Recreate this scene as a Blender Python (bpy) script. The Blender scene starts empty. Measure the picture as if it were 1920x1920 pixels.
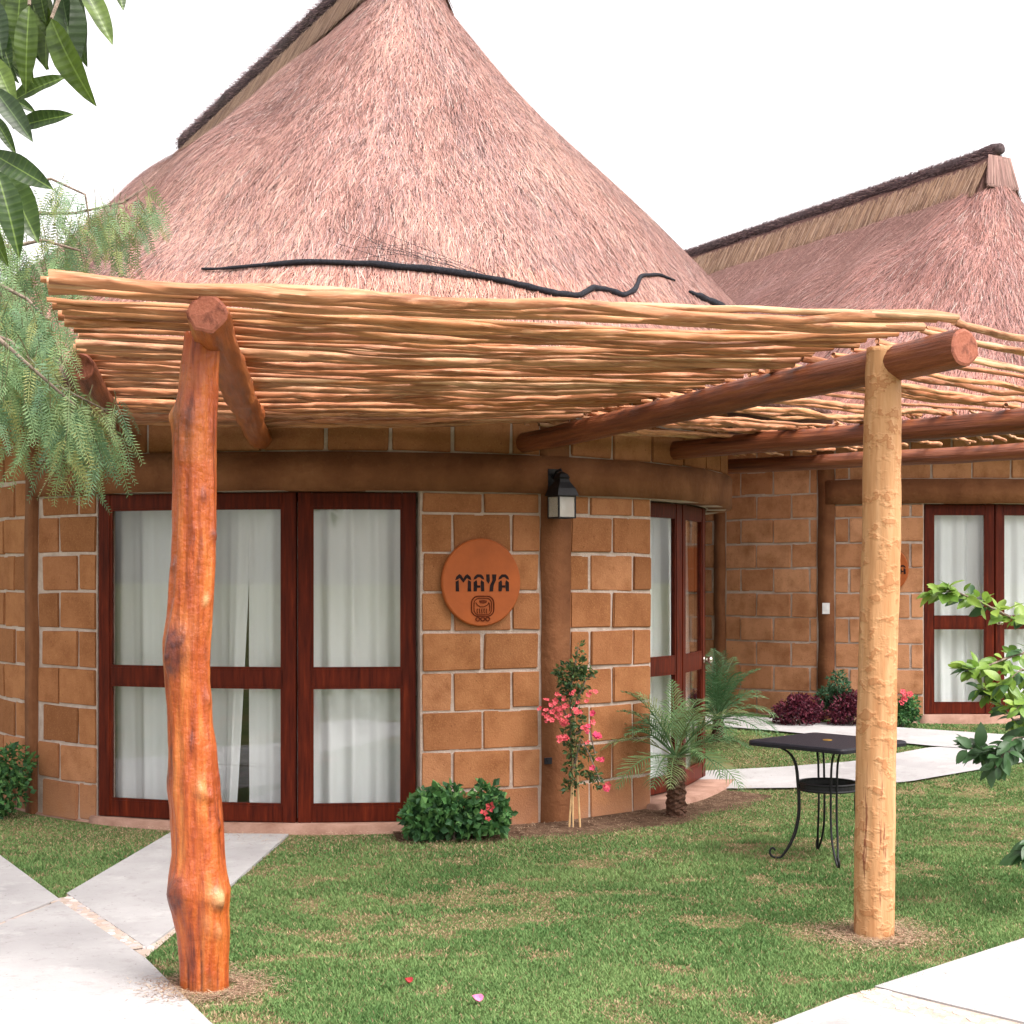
import bpy, bmesh, math, random
import numpy as np
from mathutils import Vector, Matrix, Quaternion, noise

random.seed(11)
rng = np.random.default_rng(11)
R_ = math.radians
scene = bpy.context.scene
col = scene.collection

# ------------------------------------------------------------------ camera, sky, sun, exposure
EYE, F = 1.65, 2800.0                      # eye height (m), focal length in 1920-px pixels
HORIZON = 1085.0
cam = bpy.data.cameras.new('camera')
cam.sensor_width = 36.0
cam.lens = 36.0 * F / 1920.0
cam.shift_y = (HORIZON - 960.0) / 1920.0
cam.clip_start, cam.clip_end = 0.05, 2000.0
camo = bpy.data.objects.new('camera', cam)
col.objects.link(camo)
camo.location = (0, 0, EYE)
camo.rotation_euler = (R_(90), 0, 0)
scene.camera = camo

SUN_DIR = Vector((0.62, -0.50, 1.25)).normalized()      # towards the sun
world = bpy.data.worlds.new('World')
scene.world = world
world.use_nodes = True
wn = world.node_tree.nodes
wl = world.node_tree.links
sky = wn.new('ShaderNodeTexSky')
sky.sky_type = 'NISHITA'
sky.sun_disc = False
sky.sun_elevation = math.asin(SUN_DIR.z)
sky.sun_rotation = math.atan2(SUN_DIR.x, SUN_DIR.y)
sky.air_density = 1.0
sky.dust_density = 4.0
sky.ozone_density = 1.0
hs = wn.new('ShaderNodeHueSaturation')                   # thin white overcast
hs.inputs['Saturation'].default_value = 0.10
hs.inputs['Value'].default_value = 1.0
wl.new(sky.outputs[0], hs.inputs['Color'])
wb = wn.new('ShaderNodeMix'); wb.data_type = 'RGBA'; wb.blend_type = 'MULTIPLY'
wb.inputs[0].default_value = 1.0
wb.inputs[7].default_value = (1.04, 0.985, 0.975, 1)     # white balance of the picture
wl.new(hs.outputs[0], wb.inputs[6])
wl.new(wb.outputs[2], wn['Background'].inputs['Color'])
wn['Background'].inputs['Strength'].default_value = 0.15

sun = bpy.data.lights.new('sun', 'SUN')
sun.energy = 1.0
sun.angle = R_(24)
sun.color = (1.0, 0.95, 0.88)
suno = bpy.data.objects.new('sun', sun)
col.objects.link(suno)
suno.rotation_euler = SUN_DIR.to_track_quat('Z', 'Y').to_euler()

vs = scene.view_settings
vs.view_transform = 'Standard'
vs.look = 'None'
vs.exposure = 1.62
vs.gamma = 1.0
vs.use_curve_mapping = False
scene.cycles.max_bounces = 8
scene.cycles.transparent_max_bounces = 16

# ------------------------------------------------------------------ helpers
def terrain(Y):
    return 0.2 * min(max((Y - 11.0) / 5.0, 0.0), 1.0)

def terrain_np(Y):
    return 0.2 * np.clip((Y - 11.0) / 5.0, 0, 1)

def gp(px, py):
    """point of the ground that the photo shows at a pixel"""
    z = 0.0
    for _ in range(30):
        Y = F * (EYE - z) / (py - HORIZON)
        z = terrain(Y)
    return ((px - 960.0) / F * Y, Y)

def wp(px, py, Y):
    return Vector(((px - 960.0) / F * Y, Y, EYE + (HORIZON - py) / F * Y))

def link(o, parent=None):
    col.objects.link(o)
    if parent is not None:
        o.parent = parent
    return o

def mesh_obj(name, verts, faces, mat, parent=None, smooth=False, colors=None):
    me = bpy.data.meshes.new(name)
    me.from_pydata(verts, [], faces)
    if smooth:
        me.polygons.foreach_set('use_smooth', np.ones(len(me.polygons), dtype=bool))
    if colors is not None:
        ca = me.color_attributes.new('tint', 'FLOAT_COLOR', 'POINT')
        c = np.ones((len(verts), 4), dtype=np.float32)
        c[:, :3] = colors
        ca.data.foreach_set('color', c.ravel())
    me.update()
    if mat is not None:
        me.materials.append(mat)
    return link(bpy.data.objects.new(name, me), parent)

def bm_obj(name, bm, mat, parent=None, smooth=False):
    me = bpy.data.meshes.new(name)
    bm.normal_update()
    bm.to_mesh(me)
    bm.free()
    if smooth:
        me.polygons.foreach_set('use_smooth', np.ones(len(me.polygons), dtype=bool))
    me.materials.append(mat)
    return link(bpy.data.objects.new(name, me), parent)

def empty(name, loc=(0, 0, 0)):
    o = bpy.data.objects.new(name, None)
    o.empty_display_size = 0.2
    o.location = loc
    col.objects.link(o)
    return o

def tag(o, label=None, cat=None, group=None, kind=None):
    if label: o['label'] = label
    if cat: o['category'] = cat
    if group: o['group'] = group
    if kind: o['kind'] = kind
    return o

def keep(child, parent):
    """parent without moving (parent has only a translation)"""
    child.parent = parent
    child.location = Vector(child.location) - Vector(parent.location)
    return child

class MB:
    def __init__(s):
        s.v, s.f = [], []
    def add(s, v, f):
        n = len(s.v)
        s.v += [tuple(p) for p in v]
        s.f += [tuple(i + n for i in q) for q in f]
    def box(s, c, size, M=None):
        x, y, z = [k / 2 for k in size]
        vs_ = [Vector((sx * x, sy * y, sz * z)) for sz in (-1, 1) for sy in (-1, 1) for sx in (-1, 1)]
        if M is not None: vs_ = [M @ p for p in vs_]
        c = Vector(c)
        s.add([p + c for p in vs_], [(0, 2, 3, 1), (4, 5, 7, 6), (0, 1, 5, 4), (2, 6, 7, 3), (0, 4, 6, 2), (1, 3, 7, 5)])
    def tube(s, pts, rad, n=8, caps=True, up=None):
        pts = [Vector(p) for p in pts]
        if not hasattr(rad, '__len__'): rad = [rad] * len(pts)
        t0 = (pts[1] - pts[0]).normalized()
        nrm = t0.orthogonal().normalized() if up is None else Vector(up)
        rings, v, f = [], [], []
        for i, p in enumerate(pts):
            a = pts[max(i - 1, 0)]; b = pts[min(i + 1, len(pts) - 1)]
            t = (b - a)
            t = t.normalized() if t.length > 1e-9 else t0
            nrm = (nrm - t * nrm.dot(t))
            nrm = nrm.normalized() if nrm.length > 1e-6 else t.orthogonal().normalized()
            bi = t.cross(nrm)
            for k in range(n):
                an = 2 * math.pi * k / n
                v.append(p + (nrm * math.cos(an) + bi * math.sin(an)) * rad[i])
        for i in range(len(pts) - 1):
            for k in range(n):
                k2 = (k + 1) % n
                f.append((i * n + k, i * n + k2, (i + 1) * n + k2, (i + 1) * n + k))
        if caps:
            f.append(tuple(reversed(range(n))))
            f.append(tuple((len(pts) - 1) * n + k for k in range(n)))
        s.add(v, f)
    def build(s, name, mat, parent=None, smooth=False, colors=None):
        return mesh_obj(name, s.v, s.f, mat, parent, smooth, colors)

# ------------------------------------------------------------------ materials
class NT:
    def __init__(s, name, rough=0.7, spec=0.3):
        s.m = bpy.data.materials.new(name)
        s.m.use_nodes = True
        s.n = s.m.node_tree.nodes
        s.l = s.m.node_tree.links
        s.b = s.n['Principled BSDF']
        s.b.inputs['Roughness'].default_value = rough
        s.b.inputs['Specular IOR Level'].default_value = spec
        s.out = s.n['Material Output']
    def new(s, t, **kw):
        n = s.n.new(t)
        for k, v in kw.items(): setattr(n, k, v)
        return n
    def coord(s, kind='Object', scale=(1, 1, 1)):
        tc = s.new('ShaderNodeTexCoord'); mp = s.new('ShaderNodeMapping')
        mp.inputs['Scale'].default_value = scale
        s.l.new(tc.outputs[kind], mp.inputs['Vector'])
        return mp.outputs[0]
    def geo(s, scale=(1, 1, 1)):
        g = s.new('ShaderNodeNewGeometry'); mp = s.new('ShaderNodeMapping')
        mp.inputs['Scale'].default_value = scale
        s.l.new(g.outputs['Position'], mp.inputs['Vector'])
        return mp.outputs[0]
    def noise(s, vec, scale, detail=5, rough=0.6):
        n = s.new('ShaderNodeTexNoise')
        n.inputs['Scale'].default_value = scale
        n.inputs['Detail'].default_value = detail
        n.inputs['Roughness'].default_value = rough
        s.l.new(vec, n.inputs['Vector'])
        return n.outputs['Fac']
    def ramp(s, fac, stops):
        r = s.new('ShaderNodeValToRGB')
        e = r.color_ramp.elements
        while len(e) < len(stops): e.new(0.5)
        for q, (p, c) in zip(e, stops):
            q.position = p
            q.color = (c[0], c[1], c[2], 1) if hasattr(c, '__len__') else (c, c, c, 1)
        s.l.new(fac, r.inputs['Fac'])
        return r.outputs['Color']
    def mix(s, a, b, fac, mode='MIX'):
        m = s.new('ShaderNodeMix', data_type='RGBA', blend_type=mode)
        for sock, v in ((m.inputs[0], fac), (m.inputs[6], a), (m.inputs[7], b)):
            if hasattr(v, 'is_linked') or hasattr(v, 'links'): s.l.new(v, sock)
            elif hasattr(v, '__len__'): sock.default_value = (*v, 1)
            else: sock.default_value = v
        return m.outputs[2]
    def math(s, op, a, b=0.0):
        m = s.new('ShaderNodeMath', operation=op)
        for sock, v in ((m.inputs[0], a), (m.inputs[1], b)):
            if hasattr(v, 'links'): s.l.new(v, sock)
            else: sock.default_value = v
        return m.outputs[0]
    def rand(s):
        return s.new('ShaderNodeObjectInfo').outputs['Random']
    def attr(s, name='tint'):
        return s.new('ShaderNodeAttribute', attribute_name=name).outputs['Color']
    def bump(s, h, strength=0.4, dist=0.01):
        b = s.new('ShaderNodeBump')
        b.inputs['Strength'].default_value = strength
        b.inputs['Distance'].default_value = dist
        s.l.new(h, b.inputs['Height'])
        s.l.new(b.outputs[0], s.b.inputs['Normal'])
    def color(s, c):
        if hasattr(c, 'links'): s.l.new(c, s.b.inputs['Base Color'])
        else: s.b.inputs['Base Color'].default_value = (*c, 1)
        return s
    def translucent(s, c, fac):
        t = s.new('ShaderNodeBsdfTranslucent')
        if hasattr(c, 'links'): s.l.new(c, t.inputs['Color'])
        else: t.inputs['Color'].default_value = (*c, 1)
        m = s.new('ShaderNodeMixShader'); m.inputs[0].default_value = fac
        s.l.new(s.b.outputs[0], m.inputs[1]); s.l.new(t.outputs[0], m.inputs[2])
        s.l.new(m.outputs[0], s.out.inputs['Surface'])

def plain(name, c, rough=0.6, var=0.25, scale=8.0, bump=0.0, spec=0.3, metal=0.0):
    t = NT(name, rough, spec)
    v = t.coord()
    f = t.noise(v, scale)
    t.color(t.ramp(f, [(0.3, [k * (1 - var) for k in c]), (0.7, [min(k * (1 + var), 1) for k in c])]))
    t.b.inputs['Metallic'].default_value = metal
    if bump: t.bump(t.noise(v, scale * 6), bump, 0.01)
    return t.m

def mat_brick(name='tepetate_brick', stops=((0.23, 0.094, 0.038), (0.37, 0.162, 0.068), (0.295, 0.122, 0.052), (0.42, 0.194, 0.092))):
    t = NT(name, 0.9, 0.15)
    v = t.geo()
    rnd = t.rand()
    a = t.ramp(rnd, list(zip((0.0, 0.35, 0.7, 1.0), stops)))
    n1 = t.noise(v, 5, 6, 0.65)
    n2 = t.noise(v, 90, 3, 0.7)
    c = t.mix(a, (0.17, 0.058, 0.018), t.ramp(n1, [(0.42, 0.0), (0.70, 0.65)]))
    c = t.mix(c, (0.50, 0.26, 0.11), t.ramp(n2, [(0.52, 0.0), (0.78, 0.45)]))
    c = t.mix(c, (0.14, 0.05, 0.02), t.ramp(t.noise(v, 60, 2), [(0.64, 0.0), (0.75, 0.7)]))
    # dust splashed up the lowest course
    sx = t.new('ShaderNodeSeparateXYZ'); t.l.new(v, sx.inputs[0])
    dust = t.math('MULTIPLY', t.ramp(sx.outputs[2], [(0.0, 0.45), (0.12, 0.2), (0.40, 0.0)]), t.ramp(n1, [(0.3, 0.3), (0.6, 1.0)]))
    c = t.mix(c, (0.46, 0.27, 0.19), dust)
    t.color(c)
    t.bump(t.math('ADD', n2, n1), 0.45, 0.010)
    return t.m

def mat_mortar():
    t = NT('mortar', 0.95, 0.1)
    v = t.geo()
    t.color(t.ramp(t.noise(v, 14), [(0.3, (0.38, 0.295, 0.24)), (0.7, (0.52, 0.43, 0.37))]))
    t.bump(t.noise(v, 70), 0.8, 0.01)
    return t.m

def mat_plaster():
    t = NT('brown_plaster', 0.85, 0.2)
    v = t.geo()
    c = t.ramp(t.noise(v, 3.5, 6), [(0.3, (0.125, 0.045, 0.018)), (0.55, (0.19, 0.076, 0.032)), (0.75, (0.25, 0.110, 0.050))])
    c = t.mix(c, (0.27, 0.135, 0.07), t.ramp(t.noise(v, 30), [(0.6, 0.0), (0.8, 0.4)]))
    t.color(c)
    t.bump(t.noise(v, 22, 6), 0.6, 0.02)
    return t.m

def mat_plinth():
    t = NT('pink_concrete', 0.9, 0.15)
    v = t.geo()
    t.color(t.ramp(t.noise(v, 6, 6), [(0.3, (0.22, 0.12, 0.085)), (0.7, (0.38, 0.235, 0.18))]))
    t.bump(t.noise(v, 60), 0.4, 0.01)
    return t.m

def mat_doorwood():
    t = NT('mahogany', 0.5, 0.12)
    v = t.geo((14, 14, 1.2))
    c = t.ramp(t.noise(v, 3.0, 6), [(0.3, (0.036, 0.0045, 0.0018)), (0.6, (0.095, 0.012, 0.0035)), (0.8, (0.17, 0.026, 0.007))])
    t.color(c)
    t.bump(t.noise(v, 8), 0.12, 0.004)
    return t.m

def mat_glass():
    t = NT('window_glass')
    g = t.new('ShaderNodeBsdfGlossy'); g.inputs['Roughness'].default_value = 0.01
    tr = t.new('ShaderNodeBsdfTransparent'); tr.inputs['Color'].default_value = (0.97, 0.985, 0.98, 1)
    lw = t.new('ShaderNodeLayerWeight'); lw.inputs['Blend'].default_value = 0.5
    fr = t.new('ShaderNodeMath', operation='MULTIPLY_ADD')
    t.l.new(t.math('POWER', lw.outputs['Facing'], 4.5), fr.inputs[0]); fr.inputs[1].default_value = 0.9; fr.inputs[2].default_value = 0.055
    m = t.new('ShaderNodeMixShader')
    t.l.new(fr.outputs[0], m.inputs[0]); t.l.new(tr.outputs[0], m.inputs[1]); t.l.new(g.outputs[0], m.inputs[2])
    t.l.new(m.outputs[0], t.out.inputs['Surface'])
    return t.m

def mat_curtain():
    t = NT('curtain_cloth', 0.9, 0.1)
    v = t.geo((1, 1, 1))
    c = t.ramp(t.noise(v, 2.0), [(0.3, (0.86, 0.865, 0.88)), (0.7, (0.91, 0.91, 0.92))])
    t.color(c)
    t.bump(t.noise(v, 300, 2), 0.1, 0.002)
    t.translucent((0.8, 0.8, 0.76), 0.2)
    return t.m

def mat_post(kind):
    t = NT('varnished_trunk' if kind == 0 else 'peeled_pine', 0.36 if kind == 0 else 0.62, 0.5 if kind == 0 else 0.25)
    v = t.coord('Object', (9, 9, 0.9))
    v2 = t.coord('Object', (1, 1, 1))
    if kind == 0:
        a = t.ramp(t.noise(v, 2.2, 7, 0.65), [(0.34, (0.13, 0.022, 0.007)), (0.44, (0.30, 0.055, 0.010)), (0.55, (0.40, 0.090, 0.015)), (0.68, (0.52, 0.17, 0.040))])
        b = t.mix(a, (0.56, 0.23, 0.07), t.ramp(t.noise(v2, 1.6, 3), [(0.55, 0.0), (0.72, 0.55)]))
        b = t.mix(b, (0.12, 0.022, 0.010), t.ramp(t.noise(t.coord('Object', (22, 22, 1.6)), 1.5, 6, 0.7), [(0.57, 0.0), (0.68, 0.5)]))
        kn = t.attr('tint')
        sc = t.new('ShaderNodeSeparateColor'); t.l.new(kn, sc.inputs[0])
        c = t.mix(b, (0.055, 0.013, 0.014), sc.outputs[0])
        c = t.mix(c, (0.60, 0.36, 0.17), sc.outputs[1])
        t.bump(t.math('ADD', t.noise(v, 5, 6), t.noise(v2, 18, 4)), 0.55, 0.02)
    else:
        vh = t.coord('Object', (9, 9, 12))
        a = t.ramp(t.noise(v, 2.5, 6), [(0.25, (0.36, 0.16, 0.062)), (0.5, (0.47, 0.25, 0.115)), (0.75, (0.58, 0.35, 0.185))])
        flake = t.noise(vh, 1.3, 3, 0.55)
        c = t.mix(a, (0.33, 0.135, 0.05), t.ramp(flake, [(0.575, 0.0), (0.59, 0.8), (0.64, 0.45), (0.75, 0.3)]))
        streak = t.noise(t.coord('Object', (16, 16, 1.3)), 1.6, 5, 0.7)
        sx = t.new('ShaderNodeSeparateXYZ'); t.l.new(v2, sx.inputs[0])
        low = t.ramp(sx.outputs[2], [(0.0, 1.0), (0.55, 0.9), (0.95, 0.2), (1.0, 0.2)])
        c = t.mix(c, (0.17, 0.045, 0.022), t.math('MULTIPLY', t.ramp(streak, [(0.585, 0.0), (0.64, 0.95)]), low))
        t.bump(t.math('ADD', t.ramp(flake, [(0.5, 0.0), (0.6, 1.0)]), t.noise(v, 6)), 0.28, 0.015)
    t.color(c)
    return t.m

def mat_beam():
    t = NT('beam_timber', 0.5, 0.4)
    v = t.coord('Object', (12, 12, 0.8))
    c = t.ramp(t.noise(v, 2.2, 7, 0.65), [(0.28, (0.050, 0.013, 0.006)), (0.5, (0.17, 0.045, 0.016)), (0.75, (0.30, 0.10, 0.035))])
    t.color(c)
    t.bump(t.noise(v, 4, 6), 0.7, 0.02)
    return t.m

def mat_endgrain():
    t = NT('end_grain', 0.7, 0.2)
    v = t.coord('Object')
    w = t.new('ShaderNodeTexWave', wave_type='RINGS', rings_direction='Z')
    w.inputs['Scale'].default_value = 18; w.inputs['Distortion'].default_value = 9; w.inputs['Detail'].default_value = 4
    t.l.new(v, w.inputs['Vector'])
    c = t.ramp(w.outputs['Fac'], [(0.2, (0.285, 0.095, 0.058)), (0.8, (0.30, 0.105, 0.065))])
    c = t.mix(c, (0.10, 0.03, 0.02), t.ramp(t.noise(v, 18), [(0.52, 0), (0.66, 0.85)]))
    t.color(c)
    t.bump(t.noise(v, 30, 5), 0.7, 0.01)
    return t.m

def mat_stick():
    t = NT('peeled_cane', 0.6, 0.3)
    rnd = t.rand()
    v = t.coord('Object', (6, 0.35, 0.35))
    base = t.ramp(rnd, [(0.0, (0.40, 0.155, 0.060)), (0.2, (0.52, 0.25, 0.115)), (0.4, (0.27, 0.098, 0.042)), (0.6, (0.57, 0.325, 0.18)), (0.8, (0.40, 0.15, 0.066)), (1.0, (0.49, 0.235, 0.12))])
    add = t.new('ShaderNodeVectorMath', operation='ADD')
    cmb = t.new('ShaderNodeCombineXYZ')
    t.l.new(t.math('MULTIPLY', rnd, 50.0), cmb.inputs[0])
    t.l.new(v, add.inputs[0]); t.l.new(cmb.outputs[0], add.inputs[1])
    n = t.noise(add.outputs[0], 2.0, 6, 0.65)
    c = t.mix(base, (0.17, 0.06, 0.028), t.ramp(n, [(0.47, 0.0), (0.66, 0.8)]))
    c = t.mix(c, (0.70, 0.48, 0.31), t.ramp(t.noise(add.outputs[0], 5.0, 3), [(0.55, 0.0), (0.75, 0.5)]))
    t.color(c)
    t.bump(n, 0.4, 0.01)
    return t.m

def mat_tint(name, rough=0.85, trans=0.0, spec=0.15):
    t = NT(name, rough, spec)
    c = t.attr()
    t.color(c)
    if trans: t.translucent(c, trans)
    return t.m

def mat_thatch_base():
    t = NT('thatch_underlayer', 0.95, 0.05)
    v = t.geo()
    c = t.ramp(t.noise(v, 18, 6, 0.7), [(0.3, (0.12, 0.065, 0.058)), (0.6, (0.22, 0.125, 0.108))])
    t.color(c)
    t.bump(t.noise(v, 60, 4), 0.8, 0.03)
    return t.m

def mat_lawn():
    t = NT('lawn_soil', 0.95, 0.05)
    v = t.geo()
    c = t.ramp(t.noise(v, 1.6, 6, 0.6), [(0.35, (0.085, 0.14, 0.045)), (0.55, (0.15, 0.17, 0.065)), (0.7, (0.30, 0.22, 0.12))])
    c = t.mix(c, (0.15, 0.10, 0.06), t.ramp(t.noise(v, 45, 4), [(0.5, 0.0), (0.7, 0.6)]))
    t.color(c)
    t.bump(t.noise(v, 80, 4), 0.8, 0.03)
    return t.m

def mat_soil():
    t = NT('bare_soil', 0.95, 0.05)
    v = t.geo()
    c = t.ramp(t.noise(v, 9, 8, 0.7), [(0.3, (0.075, 0.043, 0.028)), (0.6, (0.19, 0.12, 0.08)), (0.8, (0.30, 0.20, 0.13))])
    t.color(c)
    t.bump(t.noise(v, 40, 6), 1.0, 0.05)
    return t.m

def mat_concrete():
    t = NT('path_concrete', 0.85, 0.2)
    v = t.geo()
    c = t.ramp(t.noise(v, 1.2, 8, 0.6), [(0.3, (0.30, 0.29, 0.29)), (0.55, (0.38, 0.37, 0.368)), (0.75, (0.44, 0.43, 0.428))])
    c = t.mix(c, (0.24, 0.215, 0.205), t.ramp(t.noise(v, 9, 8, 0.75), [(0.54, 0.0), (0.70, 0.55)]))
    c = t.mix(c, (0.50, 0.49, 0.48), t.ramp(t.noise(v, 3.1, 6, 0.7), [(0.55, 0.0), (0.7, 0.6)]))
    c = t.mix(c, (0.15, 0.13, 0.115), t.ramp(t.noise(v, 38, 4), [(0.64, 0.0), (0.72, 0.6)]))
    t.color(c)
    t.bump(t.noise(v, 60, 6), 0.35, 0.008)
    return t.m

def mat_stone():
    t = NT('inlay_stone', 0.8, 0.25)
    c = t.ramp(t.rand(), [(0.0, (0.36, 0.33, 0.33)), (0.4, (0.56, 0.50, 0.48)), (0.7, (0.44, 0.36, 0.32)), (1.0, (0.62, 0.58, 0.57))])
    t.color(c)
    t.bump(t.noise(t.geo(), 80), 0.4, 0.005)
    return t.m

def mat_leaf(name, c1, c2, trans=0.3, rough=0.45, veins=False):
    t = NT(name, rough, 0.4)
    rnd = t.rand()
    c = t.mix(c1, c2, rnd)
    if veins:
        c = t.mix(c, [k * .5 for k in c1], t.ramp(t.noise(t.coord('Object', (3, 3, 3)), 1.5, 3), [(0.45, 0.0), (0.7, 0.7)]))
        v = t.coord('Object')
        sx = t.new('ShaderNodeSeparateXYZ'); t.l.new(v, sx.inputs[0])
        ay = t.math('ABSOLUTE', sx.outputs[1])
        ph = t.math('SUBTRACT', t.math('MULTIPLY', sx.outputs[0], 75.0), t.math('MULTIPLY', ay, 1.1))
        w = t.math('SINE', t.math('MULTIPLY', ph, 1.0))
        c = t.mix(c, [min(1, k * 1.5 + .02) for k in c2], t.ramp(w, [(0.6, 0.0), (1.0, 0.13)]))
        c = t.mix(c, [min(1, k * 1.8 + .03) for k in c2], t.ramp(ay, [(0.004, 0.6), (0.011, 0.0)]))
        t.bump(w, 0.10, 0.004)
    else:
        c = t.mix(c, [k * 0.6 for k in c1], t.ramp(t.noise(t.geo(), 12), [(0.4, 0.0), (0.7, 0.6)]))
    t.color(c)
    if trans: t.translucent(c, trans)
    return t.m

M = dict(brick=mat_brick(), brick2=mat_brick('skylit_brick', ((0.38, 0.170, 0.080), (0.50, 0.245, 0.125), (0.43, 0.20, 0.098), (0.53, 0.27, 0.145))), mortar=mat_mortar(), plaster=mat_plaster(), plinth=mat_plinth(), door=mat_doorwood(),  # far cottage copy: open-sky light put into a paler, pinker brick colour
         glass=mat_glass(), curtain=mat_curtain(), post0=mat_post(0), post1=mat_post(1), beam=mat_beam(), endgrain=mat_endgrain(),
         stick=mat_stick(), straw=mat_tint('thatch_straw', 0.8), thatch=mat_thatch_base(), grass=mat_tint('grass_blades', 0.7, 0.25),
         foliage=mat_tint('foliage', 0.55, 0.3, 0.3), lawn=mat_lawn(), soil=mat_soil(), concrete=mat_concrete(), stone=mat_stone(),
         rope=plain('black_netting', (0.018, 0.019, 0.026), 0.9, 0.5, 60, 0.8),
         iron=plain('black_iron', (0.009, 0.009, 0.011), 0.45, 0.3, 20, 0.1, 0.3),
         tabletop=plain('table_top', (0.014, 0.013, 0.019), 0.5, 0.25, 40, 0.25, 0.25),
         brass=plain('brass', (0.55, 0.33, 0.08), 0.4, 0.1, 20, 0, 0.5, 0.8),
         steel=plain('steel_knob', (0.62, 0.58, 0.52), 0.22, 0.1, 20, 0, 0.5, 1.0),
         terracotta=plain('terracotta', (0.34, 0.082, 0.016), 0.62, 0.12, 7, 0.15, 0.3),
         engrave=plain('engraved_black', (0.020, 0.012, 0.012), 0.8, 0.4, 40, 0.1, 0.1),
         engrave2=plain('engraved_brown', (0.115, 0.024, 0.008), 0.8, 0.3, 40, 0.1, 0.1),
         interior=plain('interior_paint', (0.30, 0.24, 0.18), 0.9, 0.1, 4),
         switch=plain('white_plastic', (0.80, 0.80, 0.80), 0.4, 0.05, 10),
         blackplastic=plain('black_plastic', (0.015, 0.015, 0.02), 0.5, 0.1, 10),
         bark=plain('grey_bark', (0.20, 0.155, 0.12), 0.95, 0.5, 30, 0.8),
         palmbark=plain('palm_trunk', (0.11, 0.055, 0.035), 0.95, 0.6, 45, 0.9),
         cane=plain('stake_cane', (0.55, 0.36, 0.18), 0.7, 0.3, 20, 0.2),
         biglef=mat_leaf('loquat_leaf', (0.030, 0.066, 0.016), (0.105, 0.165, 0.026), 0.30, 0.4, True),
         bigdark=mat_leaf('loquat_leaf_old', (0.018, 0.040, 0.016), (0.055, 0.095, 0.024), 0.22, 0.45, True),
         shrubleaf=mat_leaf('plum_leaf', (0.12, 0.25, 0.035), (0.29, 0.42, 0.075), 0.40, 0.42),
         darkleaf=mat_leaf('plum_leaf_dark', (0.035, 0.085, 0.030), (0.06, 0.135, 0.05), 0.25, 0.42),  # darker leaf green for the lower plum branches and some single leaves
         petal_red=plain('red_petal', (0.40, 0.045, 0.05), 0.6, 0.3, 60),
         petal_pink=plain('pink_petal', (0.66, 0.20, 0.36), 0.6, 0.3, 60))

# ------------------------------------------------------------------ geometry of the two cottages (stadium plan)
AX = R_(28.0)
RW = 3.05          # outer radius of the brick wall
RE = 3.9           # radius of the eave
LEN = 4.4          # straight length of the side walls
ZR, ZE = 6.25, 2.92

class House:
    def __init__(s, cx, cy, z0, ovr=1.35, zr=6.25):
        s.ovr = ovr; s.zr = zr; s.c = np.array([cx, cy]); s.z0 = z0
        s.d = np.array([-math.sin(AX), math.cos(AX)])
        s.p = np.array([math.cos(AX), math.sin(AX)])
    def ab(s, a, b):
        a = np.asarray(a, float); b = np.asarray(b, float)
        return s.c[0] + a * s.d[0] + b * s.p[0], s.c[1] + a * s.d[1] + b * s.p[1]
    def arc(s, theta_deg, R):
        """point at bearing theta (0 = towards the viewer, + to the right) on the round end"""
        t = R_(theta_deg)
        return s.c[0] + R * math.sin(t), s.c[1] - R * math.cos(t)
    def wall(s, sp, R):
        """sp: metres along the wall line of radius RW, 0 at the tip of the round end; returns x, y, heading"""
        q = RW * math.pi / 2
        if abs(sp) <= q:
            ph = sp / RW
            a, b, na, nb = -R * math.cos(ph), R * math.sin(ph), -math.cos(ph), math.sin(ph)
        elif sp < 0:
            a, b, na, nb = -sp - q, -R, 0, -1
        else:
            a, b, na, nb = sp - q, R, 0, 1
        x, y = s.ab(a, b)
        n = na * s.d + nb * s.p
        return float(x), float(y), math.atan2(n[1], n[0])
    def s_of(s, theta):
        return RW * (R_(theta) - AX)
    # roof: u 0..1 round the outline (from back of the left side, round the front, to the back of the right side), v 0 ridge..1 eave
    def roof(s, u, v):
        u = np.asarray(u, float); v = np.asarray(v, float)
        la, lb = LEN, math.pi * RE
        tot = 2 * la + 2 * lb
        t = (u % 1.0) * tot
        ea = np.zeros_like(t); eb = np.zeros_like(t); ra = np.zeros_like(t)
        m = t < la
        ea[m] = LEN - t[m]; eb[m] = -RE; ra[m] = (LEN + s.ovr) - t[m] / la * (LEN + 2 * s.ovr)
        m = (t >= la) & (t < la + lb)
        ph = (t[m] - la) / RE - math.pi / 2
        ea[m] = -RE * np.cos(ph); eb[m] = RE * np.sin(ph); ra[m] = -s.ovr
        m = (t >= la + lb) & (t < 2 * la + lb)
        w = t[m] - la - lb
        ea[m] = w; eb[m] = RE; ra[m] = -s.ovr + w / la * (LEN + 2 * s.ovr)
        m = t >= 2 * la + lb
        ph = (t[m] - 2 * la - lb) / RE + math.pi / 2
        ea[m] = LEN - RE * np.cos(ph); eb[m] = RE * np.sin(ph); ra[m] = LEN + s.ovr
        h = np.minimum(v, 1.0)
        a = ra + (ea - ra) * h; b = eb * h
        sh = v + 0.10 * np.sin(math.pi * np.clip(v, 0, 1)) * (1 - np.clip(v, 0, 1)) ** 3
        x, y = s.ab(a, b)
        z = s.zr - (s.zr - ZE) * sh
        bl = 0.03 * np.sin(x * 2.3 + y * 1.7 + z * 2.9) + 0.022 * np.sin(x * 5.1 - y * 4.3 + z * 3.1)
        return np.stack([x, y, z + s.z0 + bl * np.clip(v * 4, 0, 1)], -1)

NEAR = House(-1.25, 12.70, 0.0, 0.90, 6.60)
FAR = House(4.65, 18.30, 0.20, 1.66, 6.10)

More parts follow.
